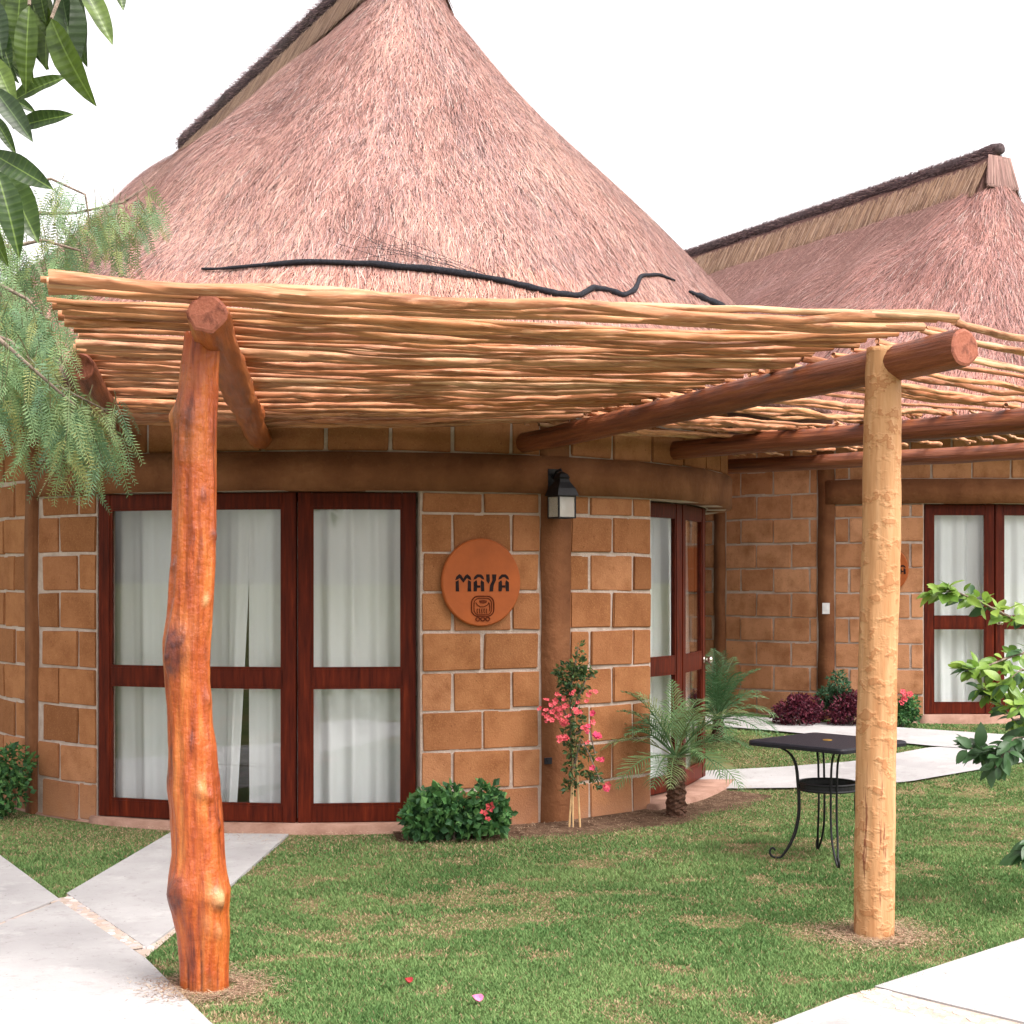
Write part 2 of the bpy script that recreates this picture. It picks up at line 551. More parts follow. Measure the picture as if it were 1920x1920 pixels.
# ------------------------------------------------------------------ ground
gx = np.concatenate([[-400, -60, -20], np.linspace(-8, 12, 41), [30, 80, 400]])
gy = np.concatenate([[-400, -60, -10], np.linspace(0, 30, 61), [45, 90, 400]])
gv, gf = [], []
for y in gy:
    for x in gx:
        gv.append((x, y, terrain(y)))
nx = len(gx)
for j in range(len(gy) - 1):
    for i in range(nx - 1):
        gf.append((j * nx + i, j * nx + i + 1, (j + 1) * nx + i + 1, (j + 1) * nx + i))
tag(mesh_obj('lawn', gv, gf, M['lawn']), 'green lawn with dry straw coloured patches', 'lawn', kind='structure')

def inpoly(px, py, poly):
    inside = np.zeros(px.shape, bool)
    n = len(poly)
    for i in range(n):
        x1, y1 = poly[i]; x2, y2 = poly[(i + 1) % n]
        c = ((y1 > py) != (y2 > py)) & (px < (x2 - x1) * (py - y1) / (y2 - y1 + 1e-12) + x1)
        inside ^= c
    return inside

def slab(name, poly, top, parent, thick=0.08):
    bm = bmesh.new()
    vt = [bm.verts.new((x, y, top + terrain(y))) for x, y in poly]
    vb = [bm.verts.new((x, y, top - thick + terrain(y))) for x, y in poly]
    bm.faces.new(vt)
    bm.faces.new(list(reversed(vb)))
    n = len(poly)
    for i in range(n):
        bm.faces.new((vt[i], vb[i], vb[(i + 1) % n], vt[(i + 1) % n]))
    bmesh.ops.recalc_face_normals(bm, faces=bm.faces)
    bmesh.ops.triangulate(bm, faces=[f for f in bm.faces if len(f.verts) > 4])
    return bm_obj(name, bm, M['concrete'], parent)

def strip(name, top_px, bot_px, z, parent, n=30):
    """ribbon of concrete between two edges, following the ground"""
    A = [gp(*p) for p in top_px]; B = [gp(*p) for p in bot_px]
    def rs(P):
        P = np.array(P); dl = np.concatenate([[0], np.cumsum(np.hypot(*np.diff(P, axis=0).T))])
        t = np.linspace(0, dl[-1], n)
        return np.stack([np.interp(t, dl, P[:, 0]), np.interp(t, dl, P[:, 1])], 1)
    A, B = rs(A), rs(B)
    v, f = [], []
    for i in range(n):
        for k in range(5):
            q = A[i] + (B[i] - A[i]) * k / 4
            v.append((q[0], q[1], terrain(q[1]) + z))
    for i in range(n - 1):
        for k in range(4):
            f.append((i * 5 + k, i * 5 + k + 1, (i + 1) * 5 + k + 1, (i + 1) * 5 + k))
    o = mesh_obj(name, v, f, M['concrete'], parent)
    return o, [tuple(p) for p in A] + [tuple(p) for p in B[::-1]]

def offset_line(a, b, d):
    a, b = np.array(a), np.array(b)
    t = (b - a) / np.hypot(*(b - a))
    nrm = np.array([-t[1], t[0]]) * d
    return tuple(a + nrm), tuple(b + nrm)

E0, E1, E2, E3 = gp(0, 1608), gp(110, 1690), gp(272, 1802), gp(392, 1922)
E4 = (-0.35, 4.15)
Em = (-3.95, 10.4)
OUT = (-1.75, -0.95)
J = gp(-10, 1740)
main_back = [Em, E0, E1, (J[0], J[1]), (Em[0] + OUT[0], Em[1] + OUT[1])]
path = tag(empty('path', (0, 0, 0)), kind='structure')
s1 = slab('slab', [Em, E0, E1, J, (E1[0] - 2.6, E1[1] - 1.1), (Em[0] - 2.2, Em[1] - 1.1)], 0.016, path)
jo = 0.05
s2 = slab('slab', [(E1[0] + 0.02, E1[1] - 0.06), E2, E3, E4, (0.3, 3.2), (-0.6, 2.2), (-3.2, 4.6), (E1[0] - 2.55, E1[1] - 1.17), (J[0] + .01, J[1] - 0.07)], 0.016, path)
B0, B1 = gp(152, 1697), gp(330, 1782)
D0, D1 = gp(318, 1566), gp(541, 1568)
B1 = gp(300, 1785)
s3 = slab('slab', [gp(125, 1680), gp(318, 1566), gp(541, 1568), gp(428, 1668), gp(275, 1783)], 0.016, path)
paths_poly = [[Em, E0, E1, E2, E3, E4, (0.3, 3.2), (-3.2, 4.6), (-6.0, 9.0)], [gp(110, 1690), gp(318, 1566), gp(541, 1568), gp(428, 1668), gp(272, 1802)]]
G0, G1, G2, G3 = (0.0, 4.55), gp(1470, 1920), gp(1920, 1765), (4.6, 8.85)
H0, H1 = gp(1582, 1876), gp(1640, 1856)
s4 = slab('slab', [G0, G1, H0, (H0[0] + 1.0, H0[1] - 1.3), (0.5, 3.3)], 0.016, path)
s5 = slab('slab', [H1, G2, G3, (5.7, 7.7), (H1[0] + 1.15, H1[1] - 1.3)], 0.016, path)
paths_poly.append([G0, G1, G2, G3, (5.7, 7.7), (1.6, 3.3), (0.5, 3.3)])
so, pl = strip('slab', [(1322, 1449), (1460, 1442), (1600, 1431), (1740, 1405), (1990, 1394)], [(1285, 1483), (1400, 1482), (1500, 1481), (1700, 1470), (1990, 1420)], 0.018, path)
paths_poly.append(pl)
so, pl = strip('slab', [(1300, 1340), (1380, 1345), (1600, 1362), (1850, 1379), (1990, 1388)], [(1300, 1362), (1440, 1373), (1690, 1397), (1760, 1404), (1990, 1418)], 0.023, path)
paths_poly.append(pl)
path['label'] = 'pale concrete garden paths with stone inlay bands'

bedv, bedf = [], []
for pp in (paths_poly[0], paths_poly[1], paths_poly[2]):
    cxy = np.mean(np.array(pp), axis=0)
    b0_ = len(bedv)
    bedv += [(cxy[0] + (x - cxy[0]) * .985, cxy[1] + (y - cxy[1]) * .985, 0.006 + .001 * len(bedf)) for x, y in pp]
    bedf.append(tuple(range(b0_, b0_ + len(pp))))
mesh_obj('mortar_bed', bedv, bedf, M['mortar'], path)
# inlaid stone bands, every stone its own piece
def stone_variant():
    bm = bmesh.new()
    n = random.randint(5, 7)
    ph = random.random() * 6
    top, bot = [], []
    for k in range(n):
        a = ph + 2 * math.pi * k / n + random.uniform(-.2, .2)
        r = random.uniform(.75, 1.1)
        top.append(bm.verts.new((math.cos(a) * r * .85, math.sin(a) * r * .85, 0.5)))
        bot.append(bm.verts.new((math.cos(a) * r, math.sin(a) * r, -0.6)))
    bm.faces.new(top)
    for k in range(n):
        bm.faces.new((top[k], bot[k], bot[(k + 1) % n], top[(k + 1) % n]))
    me = bpy.data.meshes.new('stone'); bm.to_mesh(me); bm.free()
    me.materials.append(M['stone'])
    return me
stones = [stone_variant() for _ in range(8)]
def stone_band(a, b, w, n):
    a, b = np.array(a), np.array(b)
    t = b - a; Lh = np.hypot(*t); t /= Lh
    nr = np.array([-t[1], t[0]])
    we = w / 2 + 0.01
    q = [a - nr * we, b - nr * we, b + nr * we, a + nr * we]
    bed = mesh_obj('mortar_bed', [(p[0], p[1], 0.0125) for p in q], [(0, 1, 2, 3)], M['mortar'], path)
    placed = []
    tries = 0
    while len(placed) < n and tries < 6000:
        tries += 1
        r = random.uniform(.022, .045)
        p = a + t * random.uniform(.01, Lh - .01) + nr * random.uniform(-w / 2 + .015, w / 2 - .015)
        if all(np.hypot(*(p - pp)) > (r + rr) * .93 for pp, rr in placed):
            placed.append((p, r))
            o = bpy.data.objects.new('stone', random.choice(stones))
            o.location = (p[0], p[1], 0.0095)
            o.scale = (r * random.uniform(.95, 1.25), r * .95, 0.011)
            o.rotation_euler = (0, 0, random.uniform(0, 6))
            link(o, bed)
stone_band(gp(119, 1687), gp(258, 1784), 0.16, 80)
stone_band(J, gp(112, 1700), 0.055, 34)
hb = (np.array(H0) + np.array(H1)) / 2
stone_band(tuple(hb), (hb[0] + 0.95, hb[1] - 1.2), 0.19, 110)

# bare soil along the foot of the round wall
sv, sf = [], []
n = 60
for i in range(n + 1):
    th = 9 + (66 - 9) * i / n
    for k, R in enumerate((RW - 0.02, RW + 0.25 + 0.1 * noise.noise((th * .2, 0, 0)), RW + 0.46 + 0.16 * noise.noise((th * .11, 3, 0)))):
        x, y = NEAR.arc(th, R)
        sv.append((x, y, terrain(y) + (0.016, 0.014, 0.003)[k]))
for i in range(n):
    for k in range(2):
        sf.append((i * 3 + k, i * 3 + k + 1, (i + 1) * 3 + k + 1, (i + 1) * 3 + k))
tag(mesh_obj('soil', sv, sf, M['soil']), 'bare brown soil strip at the foot of the round brick wall', kind='structure')
soil_area = [NEAR.arc(th, RW + 0.36) for th in range(9, 67, 3)] + [NEAR.arc(th, RW - .1) for th in range(66, 8, -3)]

# ------------------------------------------------------------------ grass
def vnoise(x, y, sc, seed=0.0):
    """cheap smooth value noise"""
    X = x * sc + seed * 17.13; Y = y * sc + seed * 9.71
    xi = np.floor(X).astype(np.int64); yi = np.floor(Y).astype(np.int64)
    fx = X - xi; fy = Y - yi
    fx = fx * fx * (3 - 2 * fx); fy = fy * fy * (3 - 2 * fy)
    def h(a, b):
        q = np.sin(a * 127.1 + b * 311.7) * 43758.5453
        return q - np.floor(q)
    return (h(xi, yi) * (1 - fx) + h(xi + 1, yi) * fx) * (1 - fy) + (h(xi, yi + 1) * (1 - fx) + h(xi + 1, yi + 1) * fx) * fy

def dryness(x, y):
    d = 0.26 * vnoise(x, y * 0.8, 1.1, 1) + 0.42 * vnoise(x, y * 1.3, 4.2, 2) + 0.32 * vnoise(x, y, 9.3, 3)
    d = np.clip((d - 0.535) / 0.13, 0, 1)
    # worn rings round the posts and along the wall
    for (cx, cy, r) in ((1.675, 6.80, 0.33), (-1.2, 5.95, 0.22)):
        d = np.maximum(d, np.clip(1.5 - np.hypot(x - cx, (y - cy)) / r, 0, 1) * (0.5 + 0.5 * vnoise(x, y, 9, 5)))
    rr = np.hypot(x - NEAR.c[0], y - NEAR.c[1])
    d = np.maximum(d, np.clip((RW + 1.2 - rr) / 0.9, 0, 1) * (0.25 + 0.8 * vnoise(x, y, 4, 6)))
    return d

def make_grass(n):
    Y = 5.0 * (17.5 / 5.0) ** rng.random(n) ** 1.25
    X = (rng.random(n) * 2 - 1) * (0.36 * Y + 0.3)
    ok = np.ones(n, bool)
    jx = X + rng.normal(0, .012, n); jy = Y + rng.normal(0, .012, n)
    for p in paths_poly: ok &= ~inpoly(jx, jy, p)
    for hse in (NEAR, FAR):
        rel = np.stack([X - hse.c[0], Y - hse.c[1]], 1)
        a = rel @ hse.d; b = rel @ hse.p
        aa = np.clip(a, 0, LEN)
        ok &= np.hypot(a - aa, b) > RW + 0.07
    ok &= ~(inpoly(X, Y, soil_area) & (rng.random(n) < 0.93))
    for (cx, cy, r) in ((1.675, 6.90, 0.10), (-1.25, 6.03, 0.12)):
        ok &= np.hypot(X - cx, Y - cy) > r
    d = dryness(X, Y)
    ok &= rng.random(n) > d * 0.5
    X, Y, d = X[ok], Y[ok], d[ok]
    n = len(X)
    Z = terrain_np(Y)
    hgt = (0.009 + 0.011 * rng.random(n)) * (1 - 0.45 * d) * (0.8 + 0.5 * vnoise(X, Y, 2.2, 9))
    an = rng.random(n) * 2 * np.pi
    wd = (0.0022 + 0.0018 * rng.random(n)) * (0.7 + Y / 9.0)
    lean = hgt * (0.3 + 0.8 * rng.random(n))
    la = rng.random(n) * 2 * np.pi
    P = np.stack([X, Y, Z], 1)
    side = np.stack([np.cos(an) * wd, np.sin(an) * wd, np.zeros(n)], 1)
    tip = P + np.stack([np.cos(la) * lean, np.sin(la) * lean, hgt], 1)
    V = np.stack([P - side, P + side, tip], 1).reshape(-1, 3)
    Fc = np.arange(3 * n).reshape(-1, 3)
    g1 = np.array([0.080, 0.180, 0.052]); g2 = np.array([0.245, 0.360, 0.130]); s1_ = np.array([0.50, 0.385, 0.225]); s2_ = np.array([0.33, 0.225, 0.135])
    k = np.clip(0.55 * vnoise(X, Y, 1.7, 4) + 0.45 * vnoise(X, Y, 5.5, 14) + 0.5 * rng.random(n) - .25, 0, 1)[:, None]
    C = g1 + (g2 - g1) * k
    isdry = (rng.random(n) < 0.05 + 0.62 * d)
    kk = rng.random(n)[:, None]
    C[isdry] = (s1_ + (s2_ - s1_) * kk)[isdry]
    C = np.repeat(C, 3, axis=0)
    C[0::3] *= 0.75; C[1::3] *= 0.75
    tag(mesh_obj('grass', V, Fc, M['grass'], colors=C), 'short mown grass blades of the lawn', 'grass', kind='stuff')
make_grass(780000)

def clippings(n):
    k = rng.integers(0, 3, n)
    a = rng.random(n) * 2 * np.pi
    r = np.abs(rng.normal(0, 1, n))
    X = np.where(k == 0, 1.675 + np.cos(a) * (0.10 + .13 * r), -1.22 + np.cos(a) * (0.11 + .10 * r))
    Y = np.where(k == 0, 6.88 + np.sin(a) * (0.10 + .11 * r), 6.0 + np.sin(a) * (0.11 + .09 * r))
    th = np.radians(-25 + 95 * rng.random(n)); rw = RW + 0.06 + 0.22 * r
    X = np.where(k == 2, NEAR.c[0] + rw * np.sin(th), X); Y = np.where(k == 2, NEAR.c[1] - rw * np.cos(th), Y)
    Z = terrain_np(Y) + np.where(k == 2, 0.020, 0.012) + 0.008 * rng.random(n)
    L = 0.015 + 0.035 * rng.random(n); an = rng.random(n) * 2 * np.pi
    d = np.stack([np.cos(an) * L, np.sin(an) * L, rng.normal(0, .15, n) * L], 1); w = np.stack([-np.sin(an), np.cos(an), np.zeros(n)], 1) * 0.0018
    P = np.stack([X, Y, Z], 1)
    V = np.stack([P - w, P + w, P + d], 1).reshape(-1, 3)
    pal = np.array([(0.46, 0.33, 0.22), (0.34, 0.21, 0.145), (0.55, 0.42, 0.29), (0.20, 0.12, 0.085)])
    C = np.repeat(pal[rng.integers(0, 4, n)], 3, axis=0)
    tag(mesh_obj('dry_clippings', V, np.arange(3 * n).reshape(-1, 3), M['grass'], colors=C), 'dry straw clippings round the posts and the wall foot', 'clippings', kind='stuff')
clippings(9000)

# ------------------------------------------------------------------ cottage parts
def brick_variant(mat):
    bm = bmesh.new()
    bmesh.ops.create_cube(bm, size=1.0)
    for v in bm.verts:
        v.co = Vector((v.co.x * 0.395, v.co.y * 0.10, v.co.z * 0.238))
        v.co += Vector((random.uniform(-.006, .006), random.uniform(-.003, .003), random.uniform(-.005, .005)))
    bmesh.ops.bevel(bm, geom=bm.edges[:], offset=random.uniform(.004, .007), segments=2, affect='EDGES')
    me = bpy.data.meshes.new('brick'); bm.to_mesh(me); bm.free()
    me.materials.append(M[mat])
    return me
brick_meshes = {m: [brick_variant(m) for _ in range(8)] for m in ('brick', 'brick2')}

def cottage(h, openings, pilasters, beam_range, brick_range, sunk_door_R, label):
    root = empty('thatched_cottage', (float(h.c[0]), float(h.c[1]), h.z0))
    tag(root, label, 'cottage', 'thatched round ended cottages')
    z0 = h.z0
    ZL, ZB, ZT = 2.22, 2.47, 3.02            # lintel underside, beam top, wall top
    q = RW * math.pi / 2
    smin, smax = -q - LEN, q + LEN
    op = [(h.s_of(a), h.s_of(b)) for a, b in openings]
    # --- wall core (mortar): sections between the openings, a lintel strip above them, and the back end
    mb = MB()
    def core(s0, s1, za, zb, Ro=RW - 0.008, Ri=RW - 0.17):
        n = max(2, int((s1 - s0) / 0.12))
        v, f = [], []
        for i in range(n + 1):
            sp = s0 + (s1 - s0) * i / n
            for Rr in (Ro, Ri):
                x, y, _ = h.wall(sp, Rr)
                v += [(x, y, za + z0), (x, y, zb + z0)]
        for i in range(n):
            a, b = i * 4, (i + 1) * 4
            f += [(a, b, b + 1, a + 1), (a + 2, a + 3, b + 3, b + 2), (a + 1, b + 1, b + 3, a + 3), (a, a + 2, b + 2, b)]
        f += [(0, 1, 3, 2), (n * 4, n * 4 + 2, n * 4 + 3, n * 4 + 1)]
        mb.add(v, f)
    cur = smin
    for a, b in sorted(op):
        core(cur, a, -0.3, ZT)
        core(a, b, ZL, ZT)
        cur = b
    core(cur, smax, -0.3, ZT)
    # back round end
    n = 40
    v, f = [], []
    for i in range(n + 1):
        ph = -math.pi / 2 + math.pi * i / n
        for Rr in (RW - 0.012, RW - 0.17):
            x, y = h.ab(LEN + Rr * math.cos(ph), Rr * math.sin(ph))
            v += [(float(x), float(y), -0.3 + z0), (float(x), float(y), ZT + z0)]
    for i in range(n):
        a, b = i * 4, (i + 1) * 4
        f += [(a, b, b + 1, a + 1), (a + 2, a + 3, b + 3, b + 2), (a + 1, b + 1, b + 3, a + 3)]
    mb.add(v, f)
    wall = keep(mb.build('wall', M['mortar']), root)
    # --- bricks
    pil = [(h.s_of(t), w) for t, w in pilasters]
    blocks = lambda zc: ([(a, b) for a, b in op] if zc < ZL else []) + [(sp - w / 2 - .008, sp + w / 2 + .008) for sp, w in pil]
    b0, b1 = (h.s_of(t) if abs(t) < 900 else None for t in beam_range)
    rows = [(0.26 * k, 0.26 * (k + 1)) for k in range(8)] + [(2.08, ZL), (ZB, 2.74), (2.74, 3.0)]
    PIT = 0.412
    full = []                                    # rows where no ring beam crosses go straight up
    for ri, (za, zb) in enumerate(rows):
        segs = []
        blk = sorted(blocks((za + zb) / 2))
        cur = brick_range[0]
        for a, b in blk + [(brick_range[1], 99)]:
            a_ = min(a, brick_range[1])
            if a_ - cur > 0.03: segs.append((cur, a_))
            cur = max(cur, b)
        if ri >= 8:
            segs = [(max(a, b0), min(b, b1)) for a, b in segs if min(b, b1) - max(a, b0) > .05]
        for (sa, sb) in segs:
            k0 = math.floor(sa / PIT) - 1
            off = (ri % 2) * PIT / 2
            x = k0 * PIT + off
            while x < sb:
                a, b = max(x, sa), min(x + PIT, sb)
                x += PIT
                if b - a < 0.06: continue
                place_brick(h, wall, root, a, b, za, zb)
    # courses behind the beam line where there is no beam
    gaps = []
    if b0 > brick_range[0]: gaps.append((brick_range[0], b0))
    if b1 < brick_range[1]: gaps.append((b1, brick_range[1]))
    for gi, (sa, sb, ZL_, ZB_) in enumerate([(a, b, 2.08 + .26 * k, 2.08 + .26 * (k + 1)) for a, b in gaps for k in range(4)]):
        x = (math.floor(sa / PIT) - (gi % 2) * .5) * PIT
        bl = [(sp - w / 2 - .008, sp + w / 2 + .008) for sp, w in pil]
        while x < sb:
            a, b = max(x, sa), min(x + PIT, sb); x += PIT
            for (pa, pb) in bl:
                if pa < b and pb > a:
                    if pa > a: place_brick(h, wall, root, a, pa, ZL_, min(ZB_, 3.0))
                    a = pb
            if b - a > 0.06: place_brick(h, wall, root, a, b, ZL_, min(ZB_, 3.0))
    # --- ring beam and pilasters of brown plaster
    def band(name, s0, s1, za, zb, Ro, Ri, mat):
        n = max(2, int(abs(s1 - s0) / 0.10))
        bm = bmesh.new()
        rings = []
        for i in range(n + 1):
            sp = s0 + (s1 - s0) * i / n
            r = []
            for Rr, zz in ((Ro, za), (Ro, zb), (Ri, zb), (Ri, za)):
                x, y, _ = h.wall(sp, Rr + (0.006 * noise.noise((sp * 2.1, zz * 3, Ro)) if Rr == Ro else 0))
                r.append(bm.verts.new((x, y, zz + z0 + 0.008 * noise.noise((sp * 1.7, zz * 5, 1)))))
            rings.append(r)
        for i in range(n):
            for k in range(4):
                bm.faces.new((rings[i][k], rings[i][(k + 1) % 4], rings[i + 1][(k + 1) % 4], rings[i + 1][k]))
        bm.faces.new(rings[0]); bm.faces.new(list(reversed(rings[n])))
        bmesh.ops.recalc_face_normals(bm, faces=bm.faces)
        ed = [e for e in bm.edges if len(e.link_faces) == 2 and e.calc_face_angle(0) > 0.8]
        bmesh.ops.bevel(bm, geom=ed, offset=0.010, segments=2, affect='EDGES')
        return keep(bm_obj(name, bm, mat, None, True), root)
    band('ring_beam', b0, b1, ZL, ZB, RW + 0.040, RW - 0.165, M['plaster'])
    for sp, w in pil:
        n = 24
        bm = bmesh.new()
        rings = []
        for i in range(n + 1):
            z = -0.25 + (ZT + 0.20) * i / n
            r = []
            for dw, Rr in ((-w / 2, RW + 0.028), (w / 2, RW + 0.028), (w / 2, RW - 0.10), (-w / 2, RW - 0.10)):
                jig = 0.018 * noise.noise((sp * 3, z * 2.5, dw * 40))
                x, y, _ = h.wall(sp + dw + jig, Rr + (0.006 * noise.noise((z * 3, sp, dw)) if Rr > RW else 0))
                r.append(bm.verts.new((x, y, z + z0)))
            rings.append(r)
        for i in range(n):
            for k in range(4):
                bm.faces.new((rings[i][k], rings[i + 1][k], rings[i + 1][(k + 1) % 4], rings[i][(k + 1) % 4]))
        bm.faces.new(rings[-1])
        bmesh.ops.recalc_face_normals(bm, faces=bm.faces)
        ed = [e for e in bm.edges if len(e.link_faces) == 2 and e.calc_face_angle(0) > 0.8]
        bmesh.ops.bevel(bm, geom=ed, offset=0.012, segments=2, affect='EDGES')
        keep(bm_obj('pilaster', bm, M['plaster'], None, True), root)
    # --- plinth of pink concrete, wider at the doors
    band('plinth', brick_range[0], brick_range[1], -0.25, 0.012, RW + 0.012, RW - 0.10, M['plinth'])
    for (a, b), extra in zip(sorted(op), (0.030, 0.09)):
        band('doorstep', a - 0.05, b + 0.05, -0.25, 0.052, RW + extra, RW - 0.30, M['plinth'])
    # --- floor and ceiling of the room
    fl, fc = [], []
    for zz in (0.03, 2.96):
        base = len(fl)
        ring = []
        for i in range(48):
            if i < 24:
                ph = -math.pi / 2 + math.pi * i / 23; a, b = -(RW - .15) * math.cos(ph), (RW - .15) * math.sin(ph)
            else:
                ph = math.pi / 2 - math.pi * (i - 24) / 23; a, b = LEN + (RW - .15) * math.cos(ph), (RW - .15) * math.sin(ph)
            x, y = h.ab(a, b)
            fl.append((float(x), float(y), zz + z0)); ring.append(base + i)
        fc.append(tuple(ring))
    keep(mesh_obj('floor', fl, fc, M['interior']), root)
    return root

def place_brick(h, wall, root, a, b, za, zb):
    sp = (a + b) / 2
    proud = random.uniform(-0.003, 0.006)
    x, y, hd = h.wall(sp, RW - 0.05 + proud)
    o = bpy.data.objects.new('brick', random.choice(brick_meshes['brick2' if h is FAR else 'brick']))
    joint = 0.020
    o.scale = ((b - a - joint * random.uniform(.8, 1.15)) / 0.395 * (RW - 0.01) / RW, 1, (zb - za - joint * random.uniform(.8, 1.2)) / 0.238)
    o.rotation_euler = (random.uniform(-.008, .008), random.uniform(-.010, .010), hd + math.pi / 2 + random.choice((0, math.pi)) )
    o.location = Vector((x, y, (za + zb) / 2 + h.z0 + random.uniform(-.004, .004)))
    link(o, wall)

def door_leaf(root, A, B, z0, z1, handle=None, rail=1.0):
    """glazed timber leaf between plan points A and B"""
    A, B = Vector((*A, 0)), Vector((*B, 0))
    w = (B - A).length
    ang = math.atan2(B.y - A.y, B.x - A.x)
    ST, TH = 0.095, 0.05
    def bevbox(bm, x0, x1, za, zb, th):
        r = bmesh.ops.create_cube(bm, size=1.0)
        for v in r['verts']:
            v.co = Vector(((x0 + x1) / 2 + v.co.x * (x1 - x0), v.co.y * th, (za + zb) / 2 + v.co.z * (zb - za)))
        es = list({e for v in r['verts'] for e in v.link_edges})
        bmesh.ops.bevel(bm, geom=es, offset=0.005, segments=2, affect='EDGES')
    H = z1 - z0
    rz = rail - z0
    bm = bmesh.new()
    bevbox(bm, 0.004, ST, 0, H, TH)
    bevbox(bm, w - ST, w - 0.004, 0, H, TH)
    bevbox(bm, ST - .002, w - ST + .002, H - 0.10, H - .002, TH - .006)
    bevbox(bm, ST - .002, w - ST + .002, 0.002, 0.115, TH - .006)
    bevbox(bm, ST - .002, w - ST + .002, rz - 0.06, rz + 0.06, TH - .006)
    leaf = bm_obj('door_leaf', bm, M['door'])
    leaf.location = Vector((A.x, A.y, z0)) - Vector(root.location)
    leaf.rotation_euler = (0, 0, ang)
    leaf.parent = root
    for za, zb in ((0.110, rz - 0.056), (rz + 0.056, H - 0.096)):
        m = MB(); m.box(((w) / 2, 0.0, (za + zb) / 2), (w - 2 * ST + .012, 0.004, zb - za))
        m.build('pane', M['glass'], leaf)
        # slim glazing bead round the pane
        g = MB()
        for (cx, cz, sx, sz) in ((ST + .006, (za + zb) / 2, .012, zb - za), (w - ST - .006, (za + zb) / 2, .012, zb - za),
                                 (w / 2, za + .010, w - 2 * ST - .022, .012), (w / 2, zb - .010, w - 2 * ST - .022, .012)):
            g.box((cx, -0.012, cz), (sx, 0.016, sz))
        g.build('glazing_bead', M['door'], leaf)
    if handle is not None:
        hx = handle * w
        m = MB()
        m.tube([(hx, -0.024, rz), (hx, -0.030, rz)], 0.026, 14)
        m.tube([(hx, -0.03, rz), (hx, -0.055, rz)], 0.010, 10)
        ring = [(-0.055, .010), (-0.060, .022), (-0.072, .028), (-0.086, .026), (-0.094, .014), (-0.0955, .002)]
        m.tube([(hx, y, rz) for y, _ in ring], [r for _, r in ring], 14)
        m.build('door_knob', M['steel'], leaf, True)
    return leaf

def curtain(A, B, z0, z1, label, name='curtain', seed=0.0, gather=(1.0, 1.0), inward=0.13, slant=0.0, flip=1):
    """pleated cloth hanging between plan points A and B; the right edge sways by slant at the hem"""
    A, B = Vector((*A, 0)), Vector((*B, 0))
    t = (B - A); w = t.length; t.normalize()
    nrm = Vector((-t.y, t.x, 0)) * flip
    nu, nz = int(w / 0.009), 24
    v, f = [], []
    for j in range(nz + 1):
        vz = j / nz
        for i in range(nu + 1):
            u = i / nu
            sag = slant * (1 - vz) ** 1.5 * max(0, u - .35) / .65
            x = u * w + sag * w
            k = u * w
            amp = 0.018 + 0.012 * (1 - vz)
            dep = amp * (math.sin(k * 34 + seed * 7 + 1.6 * math.sin(k * 6 + seed)) + .22 * math.sin(k * 79 + seed * 3 + vz * .6))
            dep += 0.022 * noise.noise((k * 2.4 + seed * 5, vz * 1.3, seed))
            p = A + t * x + nrm * (inward + dep)
            v.append((p.x, p.y, z0 + (z1 - z0) * vz))
    for j in range(nz):
        for i in range(nu):
            a = j * (nu + 1) + i
            f.append((a, a + 1, a + nu + 2, a + nu + 1))
    o = mesh_obj(name, v, f, M['curtain'], None, True)
    tag(o, label, 'curtain', 'white curtains behind the glazed doors')
    return o

q_ = RW * math.pi / 2
near_root = cottage(NEAR, [(-30.6, 12.4), (47.3, 115.0)], [(-44.2, 0.14), (30.4, 0.215), (-70.5, 0.14)], (-44.2, 117.5),
                    (-q_ - 2.6, NEAR.s_of(117.6)), 2.93, 'nearest thatched cottage with the round plaque and lantern on its orange block wall')
far_root = cottage(FAR, [(-8.2, 34.0), (60, 80)], [(-51.0, 0.15), (-26.8, 0.165), (38.0, 0.16)], (-26.8, 52.0),
                   (-q_ - 1.6, FAR.s_of(58)), 2.93, 'thatched cottage further back at the right edge with a white light switch')

# near doors
DR = 2.93
pts = [NEAR.arc(-30.3, 3.035), NEAR.arc(-16.6, 2.965), NEAR.arc(-3.0, 2.94), NEAR.arc(12.2, 2.94)]
for i in range(3):
    door_leaf(near_root, pts[i], pts[i + 1], 0.055, 2.215)
thd = (46.5, 62.0, 77.0, 84.5)
dp = [NEAR.arc(t, 2.86) for t in thd]
door_leaf(near_root, dp[0], dp[1], 0.055, 2.215)
door_leaf(near_root, dp[1], dp[2], 0.055, 2.215, handle=0.94)
door_leaf(near_root, dp[2], NEAR.arc(92, 2.86), 0.055, 2.215, handle=None)
door_leaf(near_root, NEAR.arc(92, 2.86), NEAR.arc(107, 2.86), 0.055, 2.215, handle=None)
door_leaf(near_root, NEAR.arc(107, 2.86), NEAR.arc(115.5, 2.86), 0.055, 2.215, handle=None)
# far doors
thf = (-8.0, 6.2, 20.4, 34.2)
fp = [FAR.arc(t, 2.93) for t in thf]
door_leaf(far_root, fp[0], fp[1], 0.255, 2.415, rail=1.2)
door_leaf(far_root, fp[1], fp[2], 0.255, 2.415, handle=0.05, rail=1.2)
door_leaf(far_root, fp[2], fp[3], 0.255, 2.415, rail=1.2)

